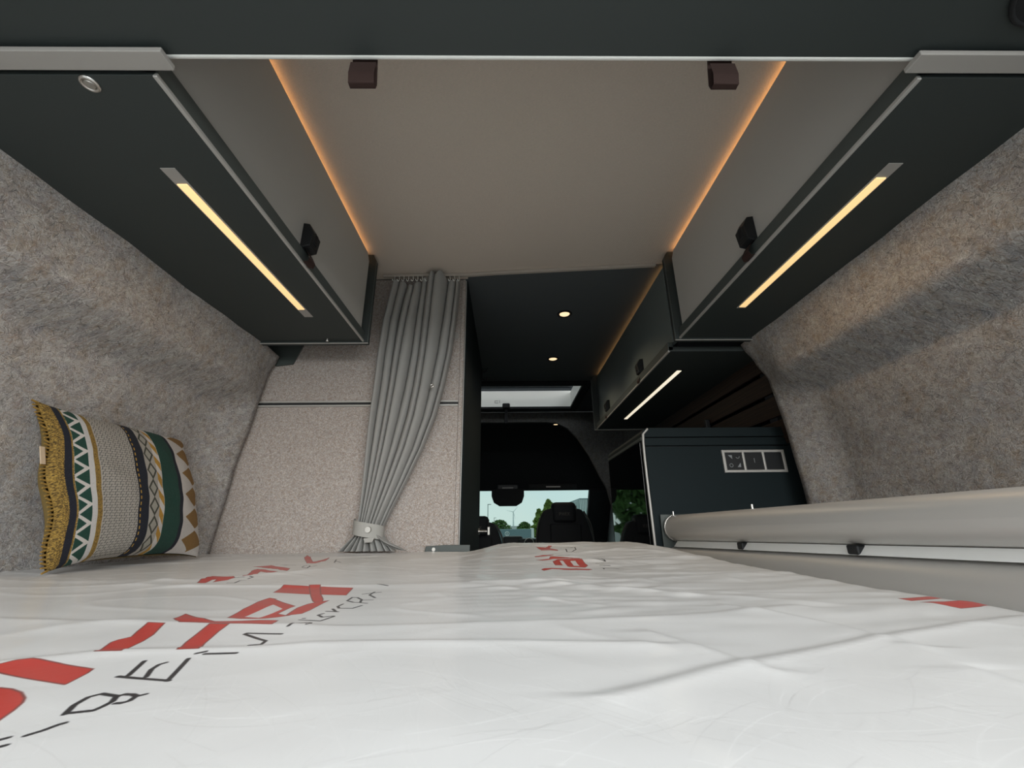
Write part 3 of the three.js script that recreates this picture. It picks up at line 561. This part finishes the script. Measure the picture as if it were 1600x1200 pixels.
const BLACKS = [[[-0.2141, -0.2697], [-0.1804, -0.2621]], [[-0.2095, -0.2708], [-0.2208, -0.2954]], [[-0.1978, -0.2685], [-0.2048, -0.2809], [-0.2068, -0.289], [-0.2053, -0.2921]], [[-0.1814, -0.2623], [-0.1969, -0.2988]], [[-0.1948, -0.2216], [-0.2002, -0.2312], [-0.2024, -0.2405], [-0.1999, -0.2446], [-0.1898, -0.2414], [-0.1859, -0.2347], [-0.1853, -0.2292], [-0.1855, -0.2248], [-0.1948, -0.2224]], [[-0.1891, -0.2407], [-0.188, -0.2436], [-0.1834, -0.243], [-0.18, -0.241], [-0.1784, -0.2352], [-0.1798, -0.2328], [-0.1825, -0.2325]], [[-0.1796, -0.2406], [-0.1775, -0.2432]], [[-0.19, -0.2017], [-0.1879, -0.2057], [-0.187, -0.2111], [-0.186, -0.2125]], [[-0.1976, -0.1976], [-0.1955, -0.2001]], [[-0.1911, -0.1919], [-0.1893, -0.1936]], [[-0.1983, -0.3075], [-0.1945, -0.3106]], [[-0.1925, -0.3067], [-0.1733, -0.308]], [[-0.1688, -0.3553], [-0.197, -0.3595], [-0.1975, -0.3573], [-0.1709, -0.338], [-0.17, -0.3304], [-0.1771, -0.3285]], [[-0.1742, -0.3752], [-0.1749, -0.3891], [-0.1689, -0.3947], [-0.1645, -0.3944], [-0.1604, -0.3772]], [[-0.1797, -0.4066], [-0.1604, -0.403], [-0.156, -0.421]], [[-0.1799, -0.4138], [-0.1785, -0.4137]], [[-0.1708, -0.4344], [-0.1729, -0.428], [-0.1651, -0.4185], [-0.1569, -0.4233]], [[-0.1724, -0.4453], [-0.1605, -0.4425]], [[-0.1714, -0.4576], [-0.1629, -0.4436]], [[-0.1723, -0.4872], [-0.1721, -0.4725], [-0.1666, -0.461], [-0.153, -0.4601], [-0.1493, -0.4766]], [[-0.1762, -0.5097], [-0.1792, -0.5345], [-0.1726, -0.5325], [-0.1622, -0.5154], [-0.1572, -0.4953], [-0.165, -0.4972], [-0.1762, -0.5097]], [[-0.1606, -0.5105], [-0.1492, -0.5124]], [[-0.1562, -0.494], [-0.1484, -0.4903]], [[-0.1747, -0.5572], [-0.1564, -0.5696]], [[-0.1651, -0.5729], [-0.1644, -0.55], [-0.1512, -0.5286]], [[-0.1835, -0.6317], [-0.1607, -0.6158]], [[-0.4247, -0.716], [-0.4169, -0.7244]], [[-0.4113, -0.7316], [-0.4025, -0.725], [-0.4026, -0.7115]], [[-0.4067, -0.6677], [-0.3963, -0.668], [-0.4032, -0.6915], [-0.3962, -0.6941]], [[-0.4148, -0.9177], [-0.4225, -0.9529], [-0.4057, -0.9322], [-0.3946, -0.8938], [-0.4116, -0.9107]], [[-0.4014, -0.9226], [-0.3942, -0.9376]], [[-0.3926, -1.0259], [-0.4249, -1.1215]], [[-0.408, -1.0715], [-0.3787, -1.0295]], [[-0.6106, -1.3037], [-0.596, -1.3013]], [[-0.4979, -0.9771], [-0.453, -0.9713]], [[0.1437, -1.1046], [0.1401, -1.0558], [0.1506, -1.0549], [0.1667, -1.0894], [0.1712, -1.138], [0.1604, -1.1315]], [[0.1497, -1.1484], [0.1619, -1.1644], [0.1692, -1.1463]], [[0.1771, -0.944], [0.1969, -0.9424], [0.196, -0.9029], [0.1801, -0.9259]], [[0.1733, -0.8833], [0.1875, -0.8821]], [[0.1744, -0.8534], [0.1918, -0.8477]], [[0.1708, -0.8021], [0.1725, -0.815], [0.1877, -0.8154], [0.1964, -0.7998]], [[0.1084, -0.9909], [0.1237, -0.9995], [0.1371, -0.9936]]];
const PX = [-0.6, 0.6], PZ = [-0.05, -1.45];
const printC = canvas(2048, 2048, (ctx, w, h) => {
  ctx.fillStyle = 'rgb(219,220,220)'; ctx.fillRect(0, 0, w, h);
  const T = ([x, z]) => [(x - PX[0]) / (PX[1] - PX[0]) * w, (z - PZ[0]) / (PZ[1] - PZ[0]) * h];
  const path = (pl, shut) => { ctx.beginPath(); pl.forEach((q, i) => { const [a, b] = T(q); if (i) ctx.lineTo(a, b); else ctx.moveTo(a, b); }); if (shut) ctx.closePath(); };
  ctx.lineJoin = ctx.lineCap = 'round';
  for (const f of FILLS) { path(f, true); ctx.fillStyle = 'rgb(192,58,52)'; ctx.fill(); ctx.strokeStyle = 'rgb(120,62,62)'; ctx.lineWidth = 1.6; ctx.stroke(); }
  for (const f of HOLES) { path(f, true); ctx.fillStyle = 'rgb(219,220,220)'; ctx.fill(); }
  for (const f of BLACKS) { path(f, false); ctx.strokeStyle = 'rgb(36,38,44)'; ctx.lineWidth = 4.2; ctx.stroke(); }
});
const crinkleB = canvas(1024, 1024, (ctx, w, h) => {
  ctx.fillStyle = 'rgb(128,128,128)'; ctx.fillRect(0, 0, w, h);
  for (let k = 0; k < 3; k++) strokes(ctx, w, h, [120, 160, 120][k], [210, 110, 60][k], 0.5, () => (rnd() < 0.5 ? 'rgba(255,255,255,0.05)' : 'rgba(0,0,0,0.05)'), [44, 22, 9][k]);
});
M.film = Ph({ map: ctex(printC, true, null, false), bumpMap: ctex(crinkleB, false, [2.6, 3]), bumpScale: 0.0014, roughness: 0.5, clearcoat: 0.4, clearcoatRoughness: 0.14, ior: 1.5 });
{
  const NX = 300, NZ = 320, at = [(BX0 + BX1) / 2, 0.84, (BZ0 + BZ1) / 2];
  const R = rel(at), m = thing('mattress', 'mattress in white plastic film printed with red and black lettering', 'mattress', at);
  const spread = (v) => lerp(BZ0, BZ1, Math.pow(v, 1.25));         // finer rows near the lens
  const uvf = (x, z) => [(x - PX[0]) / (PX[1] - PX[0]), 1 - (z - PZ[0]) / (PZ[1] - PZ[0])];
  const top = grid(NX, NZ, (u, v) => { const x = lerp(BX0, BX1, u), z = spread(v); return [x, bedHeight(x, z), z]; }, (u, v) => uvf(lerp(BX0, BX1, u), spread(v)), false);
  const side = (n, f, flip) => grid(n, 1, (u, v) => { const [x, z] = f(u); return [x, v ? bedHeight(x, z) : 0.842, z]; }, (u, v) => uvf(...f(u)), flip);
  const sides = [side(NX, (u) => [lerp(BX0, BX1, u), BZ0], false), side(NX, (u) => [lerp(BX0, BX1, u), BZ1], true), side(NZ, (u) => [BX1, spread(u)], false), side(NZ, (u) => [BX0, spread(u)], true)];
  obj('plastic_cover', R(mergeGeometries([top, ...sides])), M.film, m);
  obj('core', R(bx(BX0 + 0.01, BX1 - 0.01, 0.84, 0.94, BZ1 + 0.01, BZ0 - 0.01, 0.01)), S({ color: 0xdedcd6, roughness: 1 }), m);
  const b = thing('bed_platform', 'dark bed platform under the mattress', 'bed', [0, 0, -0.7]);
  obj('platform', bx(-0.78, 0.45, 0.8, 0.838, -0.69, 0.76, 0.004), M.anth, b);
  obj('front_board', bx(-0.14, 0.45, 0.002, 0.8, -0.69, -0.66, 0.003), M.blockGrey, b);
  obj('rear_board', bx(-0.78, 0.78, 0.002, 0.8, 0.72, 0.75, 0.003), M.blockGrey, b);
}
// two rounded satin grey bars, one above the other, along the right edge of the mattress
{
  const at = [0.52, 0.9, -0.66], R = rel(at), t = thing('bed_side_rail', 'pair of rounded satin grey rails along the right edge of the mattress', 'rail', at);
  const zA = 0.05, zB = -1.378;
  const warp = (y, z) => { const k = (-z - 0.43) / 0.95; return 1.083 - 0.007 * k - (1.083 - y) * (1 + 0.28 * k); };
  function bar(y0, y1, xf, name) {
    const n = 36, cy = (y0 + y1) / 2, hy = (y1 - y0) / 2;
    const P = (a) => { const c = Math.cos(a), s = Math.sin(a); return [xf + 0.05 - 0.05 * Math.sign(c) * Math.abs(c) ** 0.75, cy + hy * Math.sign(s) * Math.abs(s) ** 0.85]; };
    const body = grid(n, 24, (u, v) => { const [x, y] = P(u * Math.PI * 2), z = lerp(zA, zB, v); return [x, warp(y, z), z]; }, (u, v) => [u, v], true);
    const cap = (z, flip, bulge) => grid(n, 6, (u, v) => { const [x, y] = P(u * Math.PI * 2), k = v; return [lerp(xf + 0.05, x, k), warp(lerp(cy, y, k), z), z + bulge * (1 - k * k)]; }, (u, v) => [u, v], flip);
    return obj(name, R(mergeGeometries([body, cap(zB, true, -0.008), cap(zA, false, 0.004)])), M.railGrey, t);
  }
  bar(1.022, 1.083, 0.492, 'upper_bar');
  bar(0.91, 1.0115, 0.4845, 'lower_bar');
  const ws = obj('joint_strip', R(grid(1, 20, (u, v) => { const z = lerp(zA, zB + 0.03, v); return [0.505 + 0.012 * u, warp(1.0105 + 0.0125 * u, z), z]; }, (u, v) => [u, v], false)), M.whiteSide, t);
  ws.userData.label = 'white strip between the bars';
  for (const z of [-0.65, -0.965]) obj('clip', R(bx(0.504, 0.53, warp(1.0105, z), warp(1.0235, z), z - 0.011, z + 0.011, 0.003)), M.black, t);
  obj('end_plate', R(bx(0.488, 0.59, warp(0.93, zB), warp(1.085, zB), zB - 0.016, zB - 0.01, 0.002)), M.anthEdge, t);
  const wire = [];
  for (let i = 0; i <= 16; i++) { const a = lerp(2.0, 4.25, i / 16); wire.push([0.542 + 0.052 * Math.cos(a), warp(1.0525 + 0.034 * Math.sin(a), zB + 0.012), zB + 0.012]); }
  obj('wire', R(tube(wire, 0.0011, 32, 6)), M.chrome, t);
  for (const [x, y, z] of [[0.522, 1.0865, zB + 0.012], [0.545, 1.0865, -0.96]]) obj('pin', R(cyl(0.003, 0.003, 0.012, [x, warp(y, z), z], [0, 0, 0], 10)), M.chrome, t);
}

// ------------------------------------------------------------------ cushion
const cushC = canvas(1024, 800, (ctx, w, h) => {
  const ST = [[0, 0], [0.095, 0.035], [0.145, 0.062], [0.158, 0.069], [0.262, 0.132], [0.3, 0.154], [0.325, 0.176], [0.556, 0.37], [0.622, 0.436], [0.748, 0.545], [0.872, 0.68], [0.895, 0.71], [1, 1]];
  const X = (u) => { for (let i = 1; i < ST.length; i++) if (u <= ST[i][0]) return w * lerp(ST[i - 1][1], ST[i][1], (u - ST[i - 1][0]) / (ST[i][0] - ST[i - 1][0])); return w; }, band = (a, b, c) => { ctx.fillStyle = c; ctx.fillRect(X(a), 0, X(b) - X(a) + 1, h); };
  const mustard = 'rgb(140,110,48)', navy = 'rgb(20,24,38)', green = 'rgb(20,66,54)', white = 'rgb(214,208,202)', greyW = 'rgb(176,170,160)';
  band(0, 0.095, mustard); band(0.095, 0.145, navy); band(0.145, 0.158, mustard); band(0.158, 0.262, white); band(0.262, 0.3, 'rgb(206,203,200)'); band(0.3, 0.325, mustard);
  band(0.325, 0.556, greyW); band(0.556, 0.622, navy); band(0.622, 0.705, greyW); band(0.705, 0.748, white); band(0.748, 0.872, green); band(0.872, 0.895, navy); band(0.895, 1, white);
  for (let i = 0; i < 5200; i++) { ctx.fillStyle = rnd() < 0.5 ? 'rgba(196,162,80,0.6)' : 'rgba(60,46,22,0.6)'; const a = rnd() < 0.8 ? rr(0, 0.092) : rnd() < 0.5 ? rr(0.146, 0.157) : rr(0.301, 0.324); ctx.fillRect(X(a), rnd() * h, 3, 3); }
  const n = 9, st = h / n;                         // green triangles pointing left, white zigzag between
  ctx.fillStyle = green;
  for (let i = -1; i <= n; i++) {
    ctx.beginPath(); ctx.moveTo(X(0.166), (i + 0.5) * st); ctx.lineTo(X(0.258), (i + 0.06) * st); ctx.lineTo(X(0.258), (i + 0.94) * st); ctx.fill();
    ctx.beginPath(); ctx.moveTo(X(0.160), (i + 0.66) * st); ctx.lineTo(X(0.160), (i + 1.34) * st); ctx.lineTo(X(0.225), (i + 1.0) * st); ctx.fill();
  }
  ctx.fillStyle = 'rgb(52,54,60)';                 // woven dashes
  for (let i = 0; i < 14; i++) for (let j = 0; j < 62; j++) { const x = X(0.33 + i * 0.0163) + (j % 2) * 5; ctx.fillRect(x, j * h / 62, 9, 2.2); if ((i + j) % 2) ctx.fillRect(x, j * h / 62, 2.2, h / 62); }
  ctx.fillStyle = 'rgb(190,150,60)';
  for (let j = 0; j < 26; j++) ctx.fillRect(X(0.566), j * h / 26 + 6, 7, h / 26 - 14);
  const m = 8, sd = h / m;                         // diamonds
  for (let i = -1; i <= m; i++) {
    const cx = (X(0.704) + X(0.626)) / 2, cy = (i + 0.5) * sd, rx = (X(0.704) - X(0.626)) / 2, ry = sd * 0.52;
    const dia = (k, c) => { ctx.fillStyle = c; ctx.beginPath(); ctx.moveTo(cx, cy - ry * k); ctx.lineTo(cx + rx * k, cy); ctx.lineTo(cx, cy + ry * k); ctx.lineTo(cx - rx * k, cy); ctx.fill(); };
    dia(1.02, 'rgb(70,70,60)'); dia(0.66, 'rgb(168,164,152)');
    ctx.fillStyle = 'rgb(186,140,54)'; ctx.beginPath(); ctx.moveTo(X(0.705), i * sd + sd * 0.5); ctx.lineTo(X(0.745), i * sd + sd * 0.98); ctx.lineTo(X(0.745), i * sd + sd * 1.5); ctx.lineTo(X(0.705), i * sd + sd * 1.0); ctx.fill();
  }
  for (let i = -1; i <= 6; i++) { const sd2 = h / 6; ctx.fillStyle = 'rgb(146,110,58)'; ctx.beginPath(); ctx.moveTo(X(0.905), (i + 0.5) * sd2); ctx.lineTo(X(0.95), i * sd2 + 6); ctx.lineTo(X(0.998), (i + 0.5) * sd2); ctx.lineTo(X(0.95), (i + 1) * sd2 - 6); ctx.fill(); }
  for (let i = 0; i < 9000; i++) { ctx.fillStyle = rnd() < 0.5 ? 'rgba(255,255,255,0.07)' : 'rgba(0,0,0,0.10)'; ctx.fillRect(rnd() * w, rnd() * h, 4, 2); }
});
const weaveB = canvas(256, 256, (ctx, w, h) => { for (let j = 0; j < 64; j++) for (let i = 0; i < 64; i++) { const v = 90 + ((i + j) % 2) * 110 + rnd() * 40; ctx.fillStyle = `rgb(${v | 0},${v | 0},${v | 0})`; ctx.fillRect(i * 4, j * 4, 4, 4); } });
{
  const t = thing('cushion', 'cushion with green, navy, mustard and white woven stripes leaning on the felt wall', 'cushion', [-0.812, 0.98, -0.995]);
  t.rotation.order = 'YXZ'; t.rotation.set(-0.375, Math.PI / 2 + 0.0, 0);
  const W = 0.186, Hh = 0.168;
  const f = (side) => (u, v) => {
    const a = u * 2 - 1, b = v * 2 - 1, ea = Math.pow(1 - a * a, 0.45), eb = Math.pow(1 - b * b, 0.45);
    const pin = 1 - 0.07 * (1 - b * b) * 0 - 0.05 * (1 - Math.abs(b) ** 3) * Math.abs(a) ** 4, pin2 = 1 - 0.13 * (1 - Math.abs(a) ** 2.5) * 0 - 0.1 * (1 - Math.abs(a) ** 3) * Math.abs(b) ** 4;
    const wob = 0.006 * Math.sin(b * 7 + 1) * Math.abs(a) ** 6 * Math.sign(a) ;
    const th = 0.062 * ea * eb * (1 + 0.15 * a) + 0.0035 * fbm(a * 3, b * 3, side * 4, 2) * ea * eb + 0.002;
    return [a * W * pin + wob, Hh + b * Hh * pin2 + 0.0 * a, side * th];
  };
  const fr = obj('cover_front', grid(70, 60, f(1), (u, v) => [u, v]), S({ map: ctex(cushC, true, null, false), bumpMap: ctex(weaveB, false, [16, 13]), bumpScale: 0.0012, roughness: 0.95 }), t);
  obj('cover_back', grid(70, 60, f(-1), (u, v) => [u, v], true), S({ color: 0x6d5a2e, roughness: 0.95 }), t);
  obj('care_label', bx(-0.196, -0.187, 0.2, 0.236, 0.006, 0.008, 0.0005), S({ color: 0xb9a58c, roughness: 0.8 }), t);
  const fringe = [];
  for (let i = 0; i < 46; i++) { const b = -1 + 2 * i / 45, [x, y] = f(1)(0, (b + 1) / 2); fringe.push(cyl(0.0016, 0.0022, 0.01, [x - 0.003, y, 0], [0, 0, Math.PI / 2 + rr(-0.4, 0.4)], 5)); }
  obj('fringe', fringe, S({ color: 0x8c6e30, roughness: 1 }), t);
}

// ------------------------------------------------------------------ kitchen block
{
  const at = [0.716, 0, -1.65], R = rel(at), t = thing('kitchen_block', 'dark grey kitchen block with a switch panel on its rear face', 'kitchen unit', at);
  const x0 = 0.464, x1 = 0.978, zr = -1.402, zf = -1.9;
  obj('body', R(bx(x0 + 0.002, x1, 0.002, 1.29, zf, zr - 0.004, 0.004)), M.blockGrey, t);
  obj('rear_panel', R(bx(x0 + 0.006, x1, 0.002, 1.2985, zr - 0.004, zr, 0.0012)), M.blockGrey, t);
  obj('upper_band', R(bx(x0 + 0.006, x1, 1.302, 1.3285, zr - 0.02, zr, 0.0015)), M.blockGrey, t);
  const topS = [[x0, 1.333], [x0, 1.345], [x0 + 0.006, 1.356], [x0 + 0.018, 1.362], [x1, 1.362], [x1, 1.333]];
  obj('worktop', R(extrude(topS, zr - zf, 0.0015).translate(0, 0, zf)), M.blockGrey, t);
  obj('core', R(bx(x0 + 0.01, x1 - 0.01, 1.28, 1.335, zf + 0.01, zr - 0.012, 0)), M.black, t);
  const ep = obj('edge_profile', R(tube([[x0 + 0.002, 0.3, zr], [x0 + 0.002, 0.9, zr], [x0 + 0.002, 1.335, zr], [x0 + 0.006, 1.352, zr], [x0 + 0.02, 1.36, zr]], 0.0042, 40, 8)), M.alu, t);
  ep.userData.label = 'light aluminium edge profile';
  const gd = obj('glass_door', R(bx(x0 - 0.006, x0 + 0.002, 0.1, 1.318, zf + 0.012, zr - 0.022, 0.001)), M.gloss, t);
  gd.userData.label = 'glossy black glass door';
  obj('door_frame', R(bx(x0 - 0.004, x0 + 0.004, 1.322, 1.333, zf, zr - 0.008, 0.001)), M.anthEdge, t);
  obj('worktop_edge', R(bx(x0 + 0.1, x0 + 0.24, 1.361, 1.3645, zf, zf + 0.006, 0.001)), M.aluTrim, t);
  const sw = obj('switch_panel', R(extrude([[0.726, 1.2105], [0.934, 1.2105], [0.934, 1.2825], [0.726, 1.2825]], 0.005, 0.0015, [[[0.7315, 1.216], [0.793, 1.216], [0.793, 1.277], [0.7315, 1.277]], [[0.797, 1.216], [0.861, 1.216], [0.861, 1.277], [0.797, 1.277]], [[0.865, 1.216], [0.9285, 1.216], [0.9285, 1.277], [0.865, 1.277]]]).translate(0, 0, zr + 0.0015)), M.alu, t);
  sw.userData.label = 'silver framed switch panel with three black fields';
  for (const [a, b] of [[0.7315, 0.793], [0.797, 0.861], [0.865, 0.9285]]) obj('switch', R(bx(a, b, 1.216, 1.277, zr, zr + 0.004, 0.0008)), M.black, sw);
  const ic = S({ color: 0x8a8f92, roughness: 0.6 }), zi = zr + 0.0042, th = 0.0008;
  const icon = (pts) => R(extrude(pts, th, 0).translate(0, 0, zi));
  for (const g of [icon([[0.744, 1.267], [0.757, 1.267], [0.757, 1.254]]), R(new THREE.TorusGeometry(0.0058, 0.0011, 6, 20, Math.PI).rotateZ(Math.PI * 1.1).translate(0.776, 1.262, zi)), R(new THREE.TorusGeometry(0.0055, 0.001, 6, 20).translate(0.7505, 1.233, zi)), icon([[0.77, 1.227], [0.782, 1.227], [0.782, 1.241]]), icon([[0.83, 1.241], [0.8316, 1.241], [0.8316, 1.256], [0.83, 1.256]])]) obj('pictogram', g, ic, sw);
}

// ------------------------------------------------------------------ curtain and its rail
{
  const at = [0.05, 1.966, -1.355], R = rel(at), t = thing('curtain_rail', 'pale metal curtain rail fixed across the headlining', 'rail', at);
  const P = [[-0.47, -1.39], [-0.14, -1.383], [-0.05, -1.372], [0.555, -1.322]];
  for (let i = 1; i < P.length; i++) {
    const [a, b] = P[i - 1], [c, d] = P[i], L = Math.hypot(c - a, d - b), ang = -Math.atan2(d - b, c - a);
    for (const [n, o, w, y0, y1, m] of [['track', 0, 0.008, 1.96, 1.9685, M.railTrim], ['track_lip', 0.006, 0.0025, 1.957, 1.961, M.railTrim]]) {
      const g = bx(-L / 2 - 0.002, L / 2 + 0.002, y0, y1, -w, w, 0.0012).rotateY(ang).translate((a + c) / 2, 0, (b + d) / 2 + o);
      obj(n, R(g), m, t);
    }
  }
}
{
  const rows = [[1.93, -0.429, -0.176], [1.914, -0.431, -0.176], [1.766, -0.452, -0.185], [1.639, -0.459, -0.197], [1.519, -0.461, -0.217], [1.405, -0.465, -0.242], [1.296, -0.466, -0.279], [1.193, -0.466, -0.324], [1.095, -0.468, -0.369], [1.047, -0.470, -0.389]];
  const edge = (y) => { for (let i = 1; i < rows.length; i++) if (y >= rows[i][0] || i === rows.length - 1) { const k = clamp((y - rows[i][0]) / (rows[i - 1][0] - rows[i][0]), 0, 1); return [lerp(rows[i][1], rows[i - 1][1], k), lerp(rows[i][2], rows[i - 1][2], k)]; } };
  const at = [-0.4, 0.98, -1.37], R = rel(at), t = thing('curtain', 'grey curtain gathered by a band in front of the felt partition', 'curtain', at);
  const tieY = 1.045, topY = 1.93;
  // pleats of unequal width: rounded fronts with deep narrow creases between them
  const CR = [0, 0.09, 0.2, 0.3, 0.42, 0.53, 0.66, 0.82, 0.93, 1];
  const pleat = (u, v) => {
    const w = u + (0.02 * Math.sin(v * 3 + u * 7) + 0.012 * Math.sin(v * 6.5 + u * 13)) * Math.sin(Math.PI * u);
    let i = 0; while (i < CR.length - 2 && w > CR[i + 1]) i++;
    const t = clamp((w - CR[i]) / (CR[i + 1] - CR[i]), 0, 1), q = Math.pow(t, 0.8 + 0.5 * ((i * 7) % 3) / 2);
    return [Math.pow(Math.sin(Math.PI * q), 0.62), i, t, CR[i + 1] - CR[i]];
  };
  const drape = grid(420, 90, (u, v) => {
    const y = lerp(tieY, topY, v), [a, b] = edge(y), k = ss(v, 0, 0.4);
    const [f, i, t, wd] = pleat(u, v);
    const amp = lerp(0.02, 0.034, k) * (0.6 + 4.2 * wd) * (i % 3 === 1 ? 0.7 : 1);
    const z = -1.392 + amp * f + 0.016 * (1 - k) * Math.sin(Math.PI * u) + 0.004 * Math.sin(u * 31 + v * 5) * (1 - f);
    const over = (b - a) * wd * 0.34 * (t - 0.5) * f;                   // fronts swell over the creases
    const top = ss(v, 0.9, 1);
    const lift = top * (0.024 * (Math.exp(-(((u - 0.6) / 0.045) ** 2)) + Math.exp(-(((u - 0.735) / 0.055) ** 2))) + 0.014 * Math.exp(-(((u - 0.48) / 0.03) ** 2)) - 0.024 * Math.exp(-(((u - 0.3) / 0.1) ** 2)));
    const fwd = 0.02 * ss(v, 0.8, 1) * Math.exp(-(((u - 0.65) / 0.13) ** 2));
    return [lerp(a, b, u) + over, y + lift, z + fwd];
  }, (u, v) => [u * 1.2, v]);
  obj('drape', R(drape), M.curtain, t);
  const skirt = grid(260, 34, (u, v) => {
    const y = lerp(0.98, tieY - 0.008, v), k = 1 - v, [f] = pleat(u, 0.2);
    const a = lerp(-0.465, -0.516, k), b = lerp(-0.395, -0.345, k);
    return [lerp(a, b, u), y, -1.385 + (0.012 + 0.022 * k) * f + 0.024 * (1 - k) * Math.sin(Math.PI * u)];
  }, (u, v) => [u, v]);
  obj('lower_drape', R(skirt), M.curtain, t);
  const flare = grid(40, 16, (u, v) => {                    // the free hem that slips out to the right
    const p0 = [-0.405, 1.045 - 0.02 * v], p1 = [-0.39 + 0.02 * v, 1.01 - 0.022 * v], p2 = [-0.345, 1.005 - 0.02 * v], p3 = [-0.3, 0.979];
    const c = (i) => (1 - u) ** 3 * p0[i] + 3 * (1 - u) ** 2 * u * p1[i] + 3 * (1 - u) * u * u * p2[i] + u ** 3 * p3[i];
    return [c(0), c(1), -1.352 + 0.012 * Math.sin(v * 5) + 0.006 * u];
  }, (u, v) => [u, v]);
  obj('hem', R(flare), M.curtain, t);
  // band with its press stud
  const band = grid(48, 6, (u, v) => {
    const a = lerp(-0.25, Math.PI + 0.25, u);
    return [-0.4305 - 0.0475 * Math.cos(a), 1.056 - 0.028 * u + (v - 0.5) * 0.041, -1.372 + 0.046 * Math.sin(a)];
  }, (u, v) => [u, v], true);
  const bo = obj('tie_band', R(band), M.curtainBandSide, t);
  obj('press_stud', R(cyl(0.0085, 0.0095, 0.005, [-0.418, 1.042, -1.3235], [Math.PI / 2, 0, 0], 24)), M.steel, bo);
  obj('band_tip', R(extrude([[-0.43, 1.017], [-0.398, 1.02], [-0.404, 1.007], [-0.426, 1.006]], 0.002, 0.0005).translate(0, 0, -1.331)), M.curtainBand, bo);
  obj('eyelet', R(new THREE.TorusGeometry(0.0048, 0.0022, 8, 20).translate(-0.252, 1.499, -1.3335)), M.chrome, t);
  for (let i = 0; i < 15; i++) {
    const x = lerp(-0.425, -0.18, i / 14);
    obj('hook', R(tube([[x, 1.956, -1.38], [x + 0.002, 1.946, -1.372], [x + 0.004, 1.934, -1.366], [x + 0.001, 1.924, -1.362], [x - 0.003, 1.932, -1.36]], 0.0016, 14, 6)), M.white, t);
  }
}

// ------------------------------------------------------------------ ceiling spots
function spot(label, x, y, z, r, power) {
  const t = thing('ceiling_spotlight', label, 'spotlight', [x, y, z], 'recessed spotlights');
  obj('bezel', new THREE.TorusGeometry(r * 0.86, r * 0.16, 10, 40).rotateX(Math.PI / 2), M.blackSoft, t);
  obj('light_lens', cyl(r * 0.74, r * 0.7, 0.006, [0, 0.001, 0], [0, 0, 0], 32), M.ledSpot, t);
  const l = new THREE.SpotLight(new THREE.Color().setRGB(1, 0.8, 0.55), power, 0, 1.1, 0.6, 2);
  l.position.set(x, y - 0.012, z); l.target.position.set(x, 0, z); l.castShadow = true; l.name = 'spot'; scene.add(l, l.target);
}
spot('round ceiling spotlight nearer the curtain rail', 0.269, CEIL + 0.002, -1.711, 0.033, 0.35);
spot('round ceiling spotlight nearer the roof light', 0.272, CEIL + 0.002, -2.257, 0.033, 0.35);
spot('small spotlight in the black cab headliner', 0.436, 1.899, -3.62, 0.03, 0.1);

scene.traverse((o) => { if (o.isMesh) o.castShadow = o.receiveShadow = true; });
renderer.render(scene, camera);
